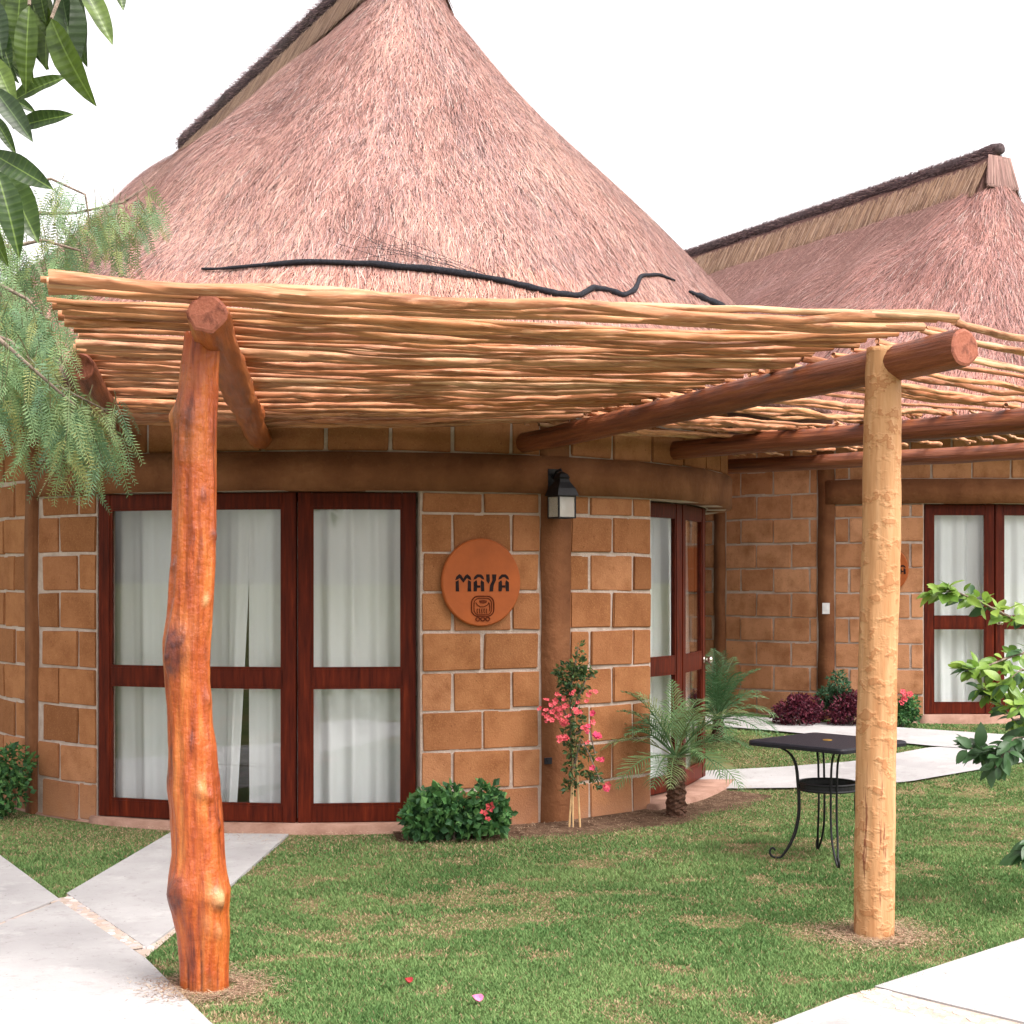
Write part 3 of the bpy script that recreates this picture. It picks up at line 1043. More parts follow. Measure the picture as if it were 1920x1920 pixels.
def lerp2(a, b, t): return (a[0] + (b[0] - a[0]) * t, a[1] + (b[1] - a[1]) * t)
curtain(NEAR.arc(-31.6, 2.95), NEAR.arc(-17.6, 2.90), 0.07, 2.16, 'white curtain behind the leftmost glass door of the near cottage', seed=1.0)
curtain(NEAR.arc(-17.4, 2.90), NEAR.arc(-10.5, 2.93), 0.07, 2.16, 'narrow white curtain left of the dark slit, behind the varnished post', seed=2.2, slant=-0.34)
curtain(NEAR.arc(-10.1, 2.93), NEAR.arc(-2.9, 2.93), 0.07, 2.16, 'white curtain right of the dark slit in the middle glass door', seed=3.7)
curtain(NEAR.arc(-2.7, 2.93), NEAR.arc(12.2, 2.93), 0.07, 2.16, 'white curtain behind the glass door beside the round plaque', seed=5.1)
curtain(dp[0], lerp2(dp[0], dp[1], 0.98), 0.07, 2.16, 'white curtain in the side door behind the front palm', seed=6.3)
curtain(lerp2(dp[1], dp[2], .02), dp[2], 0.07, 2.16, 'white curtain at the far edge of the side door with the knob', seed=7.3)
curtain(lerp2(fp[0], fp[1], 0.02), lerp2(fp[0], fp[1], 0.98), 0.27, 2.36, 'white curtain in the left door leaf of the back cottage', seed=8.8)
curtain(lerp2(fp[1], fp[2], 0.02), lerp2(fp[1], fp[2], 0.98), 0.27, 2.36, 'white curtain of the back cottage at the right edge, behind the leafy branch', seed=9.9)

# ------------------------------------------------------------------ thatch
def thatch(h, root, nstraw, ulo, uhi, cols, fringe=True):
    nu, nv = 150, 40
    us = np.linspace(0, 1, nu, endpoint=False)
    vv = np.concatenate([np.linspace(0.0, 1.0, nv), ])
    V = []
    for v in vv:
        V.append(h.roof(us, np.full(nu, v)))
    # rounded eave lip and the underside back to the wall head
    e = h.roof(us, np.full(nu, 1.0))
    cx, cy = h.c + h.d * LEN / 2
    def inward(P, f, dz):
        Q = P.copy(); Q[:, 0] += (cx - Q[:, 0]) * f; Q[:, 1] += (cy - Q[:, 1]) * f; Q[:, 2] += dz
        return Q
    V += [inward(e, 0.004, -0.04), inward(e, 0.03, -0.06), inward(e, 0.12, 0.06), inward(e, 0.235, 0.26)]
    rows = len(V)
    V = np.concatenate(V)
    Fc = []
    for j in range(rows - 1):
        for i in range(nu):
            i2 = (i + 1) % nu
            Fc.append((j * nu + i, (j + 1) * nu + i, (j + 1) * nu + i2, j * nu + i2))
    roof = keep(mesh_obj('thatch_roof', V, Fc, M['thatch'], None, True), root)
    # straw
    u = ulo + (uhi - ulo) * rng.random(nstraw)
    v = np.sqrt(0.004 + 0.90 * rng.random(nstraw))
    P0 = h.roof(u, v); P1 = h.roof(u, np.minimum(v + 0.01, 1.0) + np.where(v > .989, .0101, 0)); Pu = h.roof(u + 0.0015, v)
    dv = P1 - P0; dv /= np.linalg.norm(dv, axis=1, keepdims=True) + 1e-9
    du = Pu - P0; du /= np.linalg.norm(du, axis=1, keepdims=True) + 1e-9
    nr = np.cross(dv, du); nr /= np.linalg.norm(nr, axis=1, keepdims=True) + 1e-9
    nr *= np.sign(nr[:, 2:3] + 1e-9)
    # clumps lean together; single straws stray
    cl = (vnoise(u * 90, v * 22, 1.0, 3) - .5) * 0.15 + (vnoise(u * 600, v * 90, 1.0, 7) - .5) * 0.35
    ang = cl + rng.normal(0, 0.20, nstraw)
    dirv = dv * np.cos(ang)[:, None] + du * np.sin(ang)[:, None]
    sd = np.cross(nr, dirv)
    ln = 0.07 + 0.28 * rng.random(nstraw) ** 1.5
    wd = 0.0012 + 0.0015 * rng.random(nstraw)
    lift0 = 0.003 + 0.008 * rng.random(nstraw)
    lift1 = lift0 + np.abs(rng.normal(0, 0.008, nstraw))
    bend = rng.normal(0, 0.05, nstraw) * ln
    A = P0 + nr * lift0[:, None]
    Bm = P0 + dirv * (ln * .5)[:, None] + nr * ((lift0 + lift1) / 2 + .008)[:, None] + sd * bend[:, None]
    Cc = P0 + dirv * ln[:, None] + nr * lift1[:, None] - np.array([0, 0, 1.0]) * (ln * .03)[:, None]
    s_ = sd * wd[:, None]
    VV = np.stack([A - s_, A + s_, Bm - s_, Bm + s_, Cc - s_ * .3, Cc + s_ * .3], 1).reshape(-1, 3)
    b = np.arange(nstraw)[:, None] * 6
    FF = np.concatenate([b + np.array([[0, 1, 3, 2]]), b + np.array([[2, 3, 5, 4]])], 0)
    k = rng.random(nstraw)
    patch = 0.40 * vnoise(u * 40, v * 6, 1.0, 11) + 0.25 * vnoise(u * 110, v * 17, 1.0, 12) + 0.35 * vnoise(u * 480, v * 9, 1.0, 13)
    pal = np.array(cols)
    idx = np.clip(((0.58 * patch + 0.42 * k) * 1.5 - 0.25) * len(pal), 0, len(pal) - 1).astype(int)
    C = pal[idx] * (0.80 + 0.45 * rng.random(nstraw))[:, None]
    dark = rng.random(nstraw) < 0.15
    C[dark] *= 0.40
    C *= np.array([0.82, 0.69, 0.665])
    lil = rng.random(nstraw) < 0.15 + 0.5 * vnoise(u * 60, v * 8, 1.0, 21) ** 2
    C[lil] = C[lil] * np.array([0.84, 0.96, 1.06])
    crm = rng.random(nstraw) < 0.05
    C[crm] = np.array([0.46, 0.36, 0.32]) * (0.85 + .3 * rng.random(nstraw))[crm, None]
    if fringe:
        fr = v > 0.80
        C[fr] = C[fr] * np.array([1.22, 1.10, 1.02])
    C = np.repeat(np.clip(C, 0, .9), 6, axis=0)
    st = mesh_obj('straw', VV, FF, M['straw'], None, False, C)
    st.location = -Vector(root.location)
    st.parent = roof; st.location = Vector((0, 0, 0)) 
    st.matrix_parent_inverse = Matrix.Identity(4)
    # roof keeps world coordinates in its mesh, shifted by -root: same frame for the straw
    tag(st, kind='stuff')
    # --- ridge cap: pale clipped skirt under a dark roll
    def rp(a, b, z):
        x, y = h.ab(a, b); return np.stack([x, y, np.full_like(x, z) if not hasattr(z, '__len__') else z], -1)
    a0, a1 = -h.ovr - 0.07, LEN + h.ovr + 0.20
    na = 60
    aa = np.linspace(a0, a1, na)
    zt = h.zr + h.z0 + 0.10
    prof = [(-0.33, -0.56), (-0.25, -0.38), (-0.17, -0.20), (-0.09, -0.04), (0.0, 0.03), (0.09, -0.04), (0.17, -0.20), (0.25, -0.38), (0.33, -0.56)]
    V = []
    for a in aa:
        fl = 1 + 0.12 * max(0, (a0 + .35 - a) / .35)
        for (b_, dz) in prof:
            x, y = h.ab(a, b_ * fl)
            V.append((float(x), float(y), zt + dz + 0.02 * noise.noise((a * 2, b_ * 3, 0))))
    Fc = []
    m_ = len(prof)
    for i in range(na - 1):
        for j in range(m_ - 1):
            Fc.append((i * m_ + j, i * m_ + j + 1, (i + 1) * m_ + j + 1, (i + 1) * m_ + j))
    Fc.append(tuple(range(m_))); Fc.append(tuple((na - 1) * m_ + j for j in range(m_ - 1, -1, -1)))
    cap = keep(mesh_obj('ridge_cap', V, Fc, M['thatch'], None, False), root)
    # clipped straws of the skirt, on both sides and over the end
    ns = 15000
    a = a0 + (a1 - a0) * rng.random(ns)
    side = np.where(rng.random(ns) < .5, -1.0, 1.0)
    t = rng.random(ns)
    endm = rng.random(ns) < 0.16
    def capline(a, side, tt):
        bw = side * (0.09 + 0.26 * tt); dz = -0.02 - 0.47 * tt ** 1.05
        x, y = h.ab(a, bw)
        return np.stack([x, y, zt + dz], -1)
    t0 = 0.15 + 0.45 * t; t1 = np.minimum(t0 + 0.45 + .1 * rng.random(ns), 0.98 + .10 * rng.random(ns))
    Pa = capline(a, side, t0); Pb = capline(a + rng.normal(0, .012, ns), side, t1)
    # end face straws
    be = (rng.random(ns) * 2 - 1)
    xe, ye = h.ab(np.full(ns, a0 - 0.02), be * 0.14); xe2, ye2 = h.ab(np.full(ns, a0 - 0.05) - .03 * rng.random(ns), be * 0.22)
    Pa[endm] = np.stack([xe, ye, np.full(ns, zt - 0.02)], -1)[endm]
    Pb[endm] = np.stack([xe2, ye2, zt - 0.40 + .04 * rng.random(ns)], -1)[endm]
    ax3 = np.array([h.d[0], h.d[1], 0.0]); px3 = np.array([h.p[0], h.p[1], 0.0])
    out = px3[None, :] * side[:, None] * 0.02 * (0.5 + rng.random(ns))[:, None] + np.array([0, 0, .012])
    wv = np.where(endm[:, None], px3[None, :], ax3[None, :]) * (0.003 + .003 * rng.random(ns))[:, None] * np.where(endm, 0.55, 1.0)[:, None]
    VV = np.stack([Pa + out - wv, Pa + out + wv, Pb + out + wv, Pb + out - wv], 1).reshape(-1, 3)
    FF = np.arange(ns * 4).reshape(-1, 4)
    pal2 = 0.80 * np.array([(0.40, 0.25, 0.16), (0.46, 0.30, 0.20), (0.30, 0.18, 0.125), (0.48, 0.33, 0.24), (0.20, 0.115, 0.085)])
    C = pal2[rng.integers(0, 5, ns)] * (0.75 + .4 * rng.random(ns))[:, None]
    C[endm] = (pal[rng.integers(0, len(pal), ns)] * (0.35 + .55 * rng.random(ns))[:, None])[endm]
    C = np.repeat(C, 4, axis=0)
    s2 = mesh_obj('clipped_straw', VV, FF, M['straw'], None, False, C); s2.parent = cap
    tag(s2, kind='stuff')
    # dark roll on top, shaggy
    RO = 0.120 if h is NEAR else 0.082
    mbr = MB()
    pr, rr = [], []
    nn = 70
    for i in range(nn + 1):
        aq = a0 - 0.03 + (a1 - a0 + .06) * i / nn
        x, y = h.ab(aq, 0.03 * noise.noise((aq * 1.5, 0, 5)))
        pr.append((float(x), float(y), zt + 0.035 + 0.03 * noise.noise((aq * 2, 9, 0)) + (0.03 if i < 4 else 0)))
        rr.append(RO * (1 + 0.22 * noise.noise((aq * 4, 2, 0))) * (0.75 if i in (0, nn) else 1))
    mbr.tube(pr, rr, 12)
    roll = keep(mbr.build('ridge_roll', M['rolldark'], None, True), root)
    ns = 22000
    i_ = rng.random(ns)
    aq = a0 + (a1 - a0) * i_
    an = rng.random(ns) * 2 * np.pi
    x, y = h.ab(aq, RO * .95 * np.cos(an)); z = zt + .035 + RO * .95 * np.sin(an)
    A = np.stack([x, y, z], -1)
    x2, y2 = h.ab(aq + rng.normal(0, .07, ns), (RO + .055 * rng.random(ns)) * np.cos(an + rng.normal(0, .5, ns)))
    Bq = np.stack([x2, y2, zt + .035 + (RO + .06 * rng.random(ns)) * np.sin(an)], -1)
    wv = ax3[None, :] * 0.003 + np.array([0, 0, .003])
    VV = np.stack([A - wv, A + wv, Bq], 1).reshape(-1, 3)
    C = np.repeat(np.array([(0.10, 0.06, 0.065), (0.05, 0.032, 0.04), (0.16, 0.10, 0.105), (0.22, 0.15, 0.14)])[rng.integers(0, 4, ns)], 3, axis=0)
    s3 = mesh_obj('shaggy_straw', VV, np.arange(ns * 3).reshape(-1, 3), M['straw'], None, False, C); s3.parent = roll
    tag(s3, kind='stuff')
    return roof

M['rolldark'] = plain('weathered_straw', (0.075, 0.052, 0.055), 0.95, 0.5, 30, 0.9)
straw_cols = [(0.27, 0.165, 0.145), (0.36, 0.225, 0.20), (0.44, 0.285, 0.25), (0.51, 0.34, 0.30), (0.57, 0.40, 0.34), (0.62, 0.46, 0.38)]
straw_far = [(0.29, 0.165, 0.145), (0.38, 0.225, 0.20), (0.46, 0.28, 0.25), (0.53, 0.335, 0.295), (0.58, 0.39, 0.335)]
near_thatch = thatch(NEAR, near_root, 360000, -0.17, 0.66, straw_cols)
far_thatch = thatch(FAR, far_root, 120000, -0.12, 0.52, straw_far)

# ------------------------------------------------------------------ black netting cord lying on the near roof
CORDS = [[(0.221, 0.8441), (0.2291, 0.8125), (0.2372, 0.8116), (0.2476, 0.8134), (0.2574, 0.8073), (0.2698, 0.8038), (0.2824, 0.8178), (0.2948, 0.8432), (0.3039, 0.8616), (0.3111, 0.8712), (0.3176, 0.8668), (0.3231, 0.8388), (0.3283, 0.8318), (0.3325, 0.8353), (0.3387, 0.8134), (0.3452, 0.7775), (0.354, 0.7696), (0.3598, 0.7783)], [(0.3631, 0.7976), (0.3686, 0.809), (0.3741, 0.8178), (0.3813, 0.8257)], [(0.2948, 0.8432), (0.2932, 0.8143), (0.2902, 0.7932)]]
def cord(line, r0, r1):
    L = np.array(line)
    t = np.linspace(0, len(L) - 1, len(L) * 7)
    u = np.interp(t, np.arange(len(L)), L[:, 0]); v = np.interp(t, np.arange(len(L)), L[:, 1])
    P = NEAR.roof(u, v) + np.array([0, -0.02, 0.028])
    k = np.ones(5) / 5
    for c in range(3):
        P[1:-1, c] = np.convolve(P[:, c], np.ones(3) / 3, 'valid')
    rad = [(r0 + (r1 - r0) * min(1, 4 * min(i, len(P) - 1 - i) / len(P))) * (1 + .35 * noise.noise((i * .35, r0 * 90, 0))) for i in range(len(P))]
    m = MB(); m.tube([tuple(p) for p in P], rad, 7)
    m.build('netting_cord', M['rope'], near_thatch, True)
cord(CORDS[0][1:], 0.008, 0.021)
cord(CORDS[1], 0.008, 0.028)
# stray threads of the net fanning up the thatch
mth = MB()
for k in range(9):
    u0 = CORDS[2][0][0] + random.uniform(-.004, .002); v0 = CORDS[2][0][1] - .002
    L = [(u0 - (0.02 + .02 * random.random()) * t * t * random.uniform(.4, 1.2) - .004 * t, v0 - random.uniform(.04, .10) * t) for t in (0, .4, .7, 1)]
    P = [NEAR.roof(np.array([a]), np.array([b]))[0] + np.array([0, -.03, .035]) for a, b in L]
    mth.tube([tuple(p) for p in P], 0.0016, 3, False)
mth.build('net_threads', M['rope'], near_thatch)
# ------------------------------------------------------------------ pergola
pergola = empty('pergola', (0.2, 8.0, 0))
tag(pergola, 'pergola of thin peeled poles on timber beams and tree trunk posts', 'pergola')

def trunk(name, prof, Y, zoff, mat, knots, nsides=40, ns=150, jit=0.010, parent=None):
    """post from (z, x, radius) stations at depth Y, with burls given as (z, bearing, height, width, lift, dark, pale)"""
    z_ = np.array([p[0] for p in prof]); x_ = np.array([p[1] for p in prof]); r_ = np.array([p[2] for p in prof])
    bx = float(x_[0])
    v, f, c = [], [], []
    for i in range(ns + 1):
        z = z_[0] + (z_[-1] - z_[0]) * i / ns
        x = float(np.interp(z, z_, x_)); r = float(np.interp(z, z_, r_))
        for k in range(nsides):
            a = 2 * math.pi * k / nsides
            rr = r * (1 + 0.045 * noise.noise((math.cos(a) * 1.5, math.sin(a) * 1.5, z * 2.6)) ) + jit * noise.noise((math.cos(a) * 3, math.sin(a) * 3, z * 1.4 + 7)) * .6
            rr += 0.004 * noise.noise((math.cos(a) * 7, math.sin(a) * 7, z * 9))
            dk = pl = 0.0
            for (kz, kb, kh, kw, kl, kd, kp) in knots:
                da = (a - kb + math.pi) % (2 * math.pi) - math.pi
                g = math.exp(-((z - kz) / kh) ** 2 - (da / kw) ** 2)
                rr += kl * g
                gg = math.exp(-((z - kz) / (kh * .95)) ** 2 - (da / (kw * .95)) ** 2)
                dk = max(dk, kd * min(1, gg * 1.8) * (0.8 + 0.5 * noise.noise((a * 6, z * 40, 3)))); pl = max(pl, kp * gg)
            v.append((x - bx + rr * math.cos(a), rr * math.sin(a), z))
            c.append((min(max(dk, 0), 1), min(max(pl, 0), 1), 0))
    for i in range(ns):
        for k in range(nsides):
            k2 = (k + 1) % nsides
            f.append((i * nsides + k, i * nsides + k2, (i + 1) * nsides + k2, (i + 1) * nsides + k))
    f.append(tuple(ns * nsides + k for k in range(nsides)))
    o = mesh_obj(name, v, f, mat, None, True, c)
    o.location = (bx, Y, zoff)
    return keep(o, parent or pergola)

pm = F / 6.03
def lp(y, x0, x1): return ((EYE - (y - HORIZON) / pm), ((x0 + x1) / 2 - 960) / pm, (x1 - x0) / 2 / pm)
left_prof = [lp(1875, 336, 432), lp(1850, 338, 430), lp(1800, 337, 429), lp(1750, 333, 430), lp(1710, 324, 428), lp(1670, 316, 430), lp(1640, 318, 424), lp(1600, 323, 419), lp(1560, 322, 417),
             lp(1520, 319, 414), lp(1480, 316, 411), lp(1440, 318, 407), lp(1400, 317, 404), lp(1360, 315, 398), lp(1320, 313, 396), lp(1280, 309, 393), lp(1240, 307, 393), lp(1200, 308, 394),
             lp(1160, 313, 397), lp(1120, 318, 400), lp(1060, 322, 404), lp(1000, 325, 406), lp(900, 326, 405), lp(820, 324, 405), lp(780, 324, 406), lp(740, 333, 407), lp(700, 338, 408), lp(650, 344, 411), lp(625, 346, 412)]
FRONT = -math.pi / 2
trunk('post', left_prof, 6.03, 0.0, M['post0'], nsides=72, ns=220, jit=0.016, knots=[
    (EYE - (1215 - HORIZON) / pm, FRONT - 0.35, 0.085, 0.55, 0.018, 0.95, 0), (EYE - (1672 - HORIZON) / pm, FRONT - 0.75, 0.06, 0.45, 0.016, 0.8, 0),
    (EYE - (1675 - HORIZON) / pm, FRONT + 0.85, 0.035, 0.28, 0.022, 0.0, 0.9), (EYE - (1475 - HORIZON) / pm, FRONT + 0.45, 0.03, 0.22, 0.015, 0.0, 0.25),
    (EYE - (1490 - HORIZON) / pm, FRONT + 0.75, 0.022, 0.2, 0.012, 0.2, 0), (EYE - (1455 - HORIZON) / pm, FRONT - 1.3, 0.035, 0.2, 0.004, 0.8, 0),
    (EYE - (1740 - HORIZON) / pm, FRONT + 0.8, 0.03, 0.2, 0.012, 0, .3), (EYE - (1720 - HORIZON) / pm, FRONT + 0.4, 0.05, 0.16, 0.008, 0, .2),
    (EYE - (780 - HORIZON) / pm, FRONT - 1.5, 0.035, 0.4, 0.014, 0.0, 0.3), (EYE - (790 - HORIZON) / pm, FRONT - 0.15, 0.04, 0.28, 0.006, 0.55, 0),
    (EYE - (1125 - HORIZON) / pm, FRONT + 0.9, 0.02, 0.16, 0.009, 0, 0.9), (EYE - (1005 - HORIZON) / pm, FRONT + 1.2, 0.02, 0.2, 0.008, 0.7, 0),
    (EYE - (1310 - HORIZON) / pm, FRONT + 1.2, 0.03, 0.2, 0.012, 0.3, 0), (EYE - (1545 - HORIZON) / pm, FRONT + 1.3, 0.02, 0.2, 0.008, 0.1, 0),
    (EYE - (1195 - HORIZON) / pm, FRONT - 0.05, 0.05, 0.25, 0.010, 0.7, 0), (EYE - (1240 - HORIZON) / pm, FRONT - 0.55, 0.05, 0.25, 0.012, 0.8, 0), (EYE - (1650 - HORIZON) / pm, FRONT - 0.45, 0.035, 0.25, 0.014, 0.6, 0),
    (EYE - (1690 - HORIZON) / pm, FRONT + 0.95, 0.020, 0.16, 0.010, 0.8, 0), (EYE - (1390 - HORIZON) / pm, FRONT + 0.2, 0.03, 0.12, 0.006, 0.3, 0), (EYE - (1060 - HORIZON) / pm, FRONT - 0.9, 0.03, 0.2, 0.007, 0.4, 0),
    (EYE - (930 - HORIZON) / pm, FRONT + 0.6, 0.025, 0.15, 0.006, 0.5, 0), (EYE - (1810 - HORIZON) / pm, FRONT + 0.10, 0.10, 0.05, -0.012, 0.9, 0), (EYE - (1820 - HORIZON) / pm, FRONT - 0.55, 0.08, 0.05, -0.012, 0.9, 0),
    (EYE - (1830 - HORIZON) / pm, FRONT + 0.75, 0.06, 0.05, -0.010, 0.8, 0), (EYE - (1780 - HORIZON) / pm, FRONT - 0.2, 0.09, 0.04, -0.008, 0.7, 0)])
pm = F / 6.9
right_prof = [lp(1775, 1600, 1678), lp(1755, 1602, 1677), lp(1600, 1603, 1678), lp(1400, 1606, 1680), lp(1200, 1611, 1682), lp(1000, 1617, 1688), lp(800, 1620, 1690), lp(700, 1624, 1689), lp(652, 1626, 1684)]
trunk('post', right_prof, 6.9, 0.0, M['post1'], [], ns=120, jit=0.004)

def beam(p0, p1, r0, r1, knots=(), rough=0.010, name='beam'):
    """round timber from p0 to p1, its grain along local Z"""
    p0, p1 = Vector(p0), Vector(p1)
    L = (p1 - p0).length
    qn = (p1 - p0).to_track_quat('Z', 'Y')
    ns, nsd = 60, 20
    sd = random.uniform(0, 50)
    v, f = [], []
    for i in range(ns + 1):
        z = L * i / ns
        r = r0 + (r1 - r0) * i / ns
        ox = 0.02 * noise.noise((z * .8, sd, 0)); oy = 0.012 * noise.noise((z * .8, 0, sd))
        e = min(i, ns - i)
        rr0 = r * (0.93 if e == 0 else 1)
        for k in range(nsd):
            a = 2 * math.pi * k / nsd
            rr = rr0 * (1 + 0.06 * noise.noise((math.cos(a), math.sin(a), z * 1.5 + sd))) + rough * .6 * noise.noise((math.cos(a) * 3, math.sin(a) * 3, z * 3 + sd))
            for (kz, ka, kl) in knots:
                da = (a - ka + math.pi) % (2 * math.pi) - math.pi
                rr += kl * math.exp(-((z - kz) / .07) ** 2 - (da / .7) ** 2)
            v.append((ox + rr * math.cos(a), oy + rr * math.sin(a), z))
    for i in range(ns):
        for k in range(nsd):
            k2 = (k + 1) % nsd
            f.append((i * nsd + k, i * nsd + k2, (i + 1) * nsd + k2, (i + 1) * nsd + k))
    o = mesh_obj(name, v, f, M['beam'], None, True)
    o.rotation_mode = 'QUATERNION'; o.rotation_quaternion = qn
    o.location = p0
    keep(o, pergola)
    # sawn ends, slightly domed, with end grain
    for zz, sgn, base in ((-0.004, -1, 0), (L + 0.004, 1, ns * nsd)):
        vv = [(v[base + k][0], v[base + k][1], v[base + k][2]) for k in range(nsd)]
        cx = sum(p[0] for p in vv) / nsd; cy = sum(p[1] for p in vv) / nsd
        ring2 = [(cx + (p[0] - cx) * .86, cy + (p[1] - cy) * .86, p[2] + sgn * .006) for p in vv]
        ff = [(k, (k + 1) % nsd, nsd + (k + 1) % nsd, nsd + k) for k in range(nsd)]
        if sgn > 0: ff.append(tuple(nsd + k for k in range(nsd)))
        else:
            ff = [tuple(reversed(q)) for q in ff]; ff.append(tuple(nsd + k for k in range(nsd - 1, -1, -1)))
        e_ = mesh_obj('sawn_end', [tuple(p) for p in vv + ring2], ff, M['endgrain'], o)
    return o

# outer end -> wall end
B1o, B1i = Vector((-1.155, 5.66, 2.655)), Vector((-1.66, 9.86, 2.545))
B2o, B2i = Vector((1.965, 6.50, 2.665)), Vector((0.06, 10.02, 2.555))
B3o, B3i = Vector((4.30, 8.45, 2.665)), Vector((1.02, 10.98, 2.575))
B4o, B4i = Vector((5.70, 11.15, 2.70)), Vector((1.66, 12.75, 2.60))
B0o, B0i = Vector((-2.03, 7.0, 2.645)), Vector((-2.62, 10.12, 2.56))
M['beam1'] = M['beam']
b1 = beam(B1o, B1i, 0.082, 0.070, [(3.5, 1.0, .03), (2.0, 4.0, .02), (2.9, 2.6, .025)], 0.03)
m1 = NT('varnished_beam', 0.4, 0.45)
v_ = m1.coord('Object', (10, 10, 0.9))
m1.color(m1.ramp(m1.noise(v_, 2.2, 7, 0.65), [(0.25, (0.13, 0.03, 0.010)), (0.5, (0.33, 0.085, 0.022)), (0.75, (0.50, 0.17, 0.05))]))
m1.bump(m1.noise(v_, 4, 6), 0.6, 0.02)
b1.data.materials[0] = m1.m
beam(B2o, B2i, 0.086, 0.066)
beam(B3o, B3i, 0.080, 0.068)
beam(B4o, B4i, 0.072, 0.060)
beam(B0o, B0i, 0.070, 0.060)
# posts of the two beams that end beyond the picture
for Bo, Bi, nm in ((B3o, B3i, 0), (B4o, B4i, 1)):
    q = Bo + (Bi - Bo) * 0.12
    zt = q.z - 0.05
    trunk('post', [(-0.1, q.x, 0.10), (1.2, q.x + .01, 0.095), (zt, q.x, 0.088)], q.y, 0.0, M['post1'], [], ns=60, jit=0.004)

# thin peeled poles laid side by side on the beams, each one a piece
def stick_variant():
    n, sdn = 36, 8
    sd = random.uniform(0, 99)
    v, f = [], []
    for i in range(n + 1):
        x = i / n
        oy = 3.0 * noise.noise((x * 4.0, sd, 0)) + 1.2 * noise.noise((x * 12, sd, 2)); oz = 1.5 * noise.noise((x * 4.5, 0, sd)) + .8 * noise.noise((x * 13, 0, sd)) - 1.5 * math.sin(math.pi * x)
        r = (1.06 - 0.22 * x) * (1 + 0.26 * noise.noise((x * 9, sd, sd)) + .12 * noise.noise((x * 31, sd, sd)))
        for k in range(sdn):
            a = 2 * math.pi * k / sdn
            v.append((x, oy + r * math.cos(a), oz + r * math.sin(a)))
    for i in range(n):
        for k in range(sdn):
            k2 = (k + 1) % sdn
            f.append((i * sdn + k, i * sdn + k2, (i + 1) * sdn + k2, (i + 1) * sdn + k))
    f.append(tuple(range(sdn))); f.append(tuple(n * sdn + k for k in range(sdn - 1, -1, -1)))
    me = bpy.data.meshes.new('pole')
    me.from_pydata(v, [], f)
    me.polygons.foreach_set('use_smooth', np.ones(len(me.polygons), dtype=bool))
    me.materials.append(M['stick'])
    return me
stick_meshes = [stick_variant() for _ in range(16)]
def stick(p0, p1, r, flip=False, mesh=None):
    p0, p1 = Vector(p0), Vector(p1)
    if flip: p0, p1 = p1, p0
    d = p1 - p0
    o = bpy.data.objects.new('pole', mesh or random.choice(stick_meshes))
    o.rotation_mode = 'QUATERNION'
    xa = d.normalized(); ya = Vector((0, 0, 1)).cross(xa).normalized(); za = xa.cross(ya)
    Mx = Matrix((xa, ya, za)).transposed()
    o.rotation_quaternion = Mx.to_quaternion()
    o.scale = (d.length, r, r)
    o.location = p0 - Vector(pergola.location)
    link(o, pergola)

def mat_of_poles(Ao, Ai, Bo, Bi, n, lift=0.070, over=(0.0, 0.0), dens=1.0, rr=(.013, .028), lz=0.0):
    """poles from the line Ao-Ai across to the line Bo-Bi"""
    for k in range(n):
        t = (k + random.uniform(-.62, .62)) / (n - 1) if k else 0.0
        t = min(max(t, 0), 1)
        t2 = min(max(t + (random.uniform(-.016, .016) if k else 0), 0), 1)
        a = Ao + (Ai - Ao) * t; b = Bo + (Bi - Bo) * t2
        d = (b - a).normalized()
        a = a - d * (over[0] + random.uniform(-.03, .05)); b = b + d * (over[1] + random.uniform(-.04, .04))
        r = random.uniform(*rr) if k else rr[1]
        up = lift + r * .9 + random.uniform(0, .024) + (lz if k == 0 else 0)
        a = a + Vector((0, 0, up)); b = b + Vector((0, 0, up))
        stick(a, b, r, random.random() < .5)

# front bay: from the left edge across to the right beam
Lo, Li = Vector((-1.70, 5.42, 2.655)), Vector((-2.50, 9.56, 2.555))
Ro, Ri = Vector((1.90, 6.40, 2.665)), Vector((0.26, 9.62, 2.565))
mat_of_poles(Lo, Li, Ro, Ri, 56, rr=(.011, .024))
# side bays
mat_of_poles(B2o + Vector((-.02, .02, 0)), B2i, B3o, B3i + Vector((.06, -.05, 0)), 29, lift=0.074, over=(0.02, 0.12), rr=(.011, .021))
mat_of_poles(B3o, B3i + Vector((.08, -.04, 0)), B4o, B4i + Vector((.18, -.06, 0)), 30, lift=0.080, over=(0.08, 0.22), rr=(.010, .019))

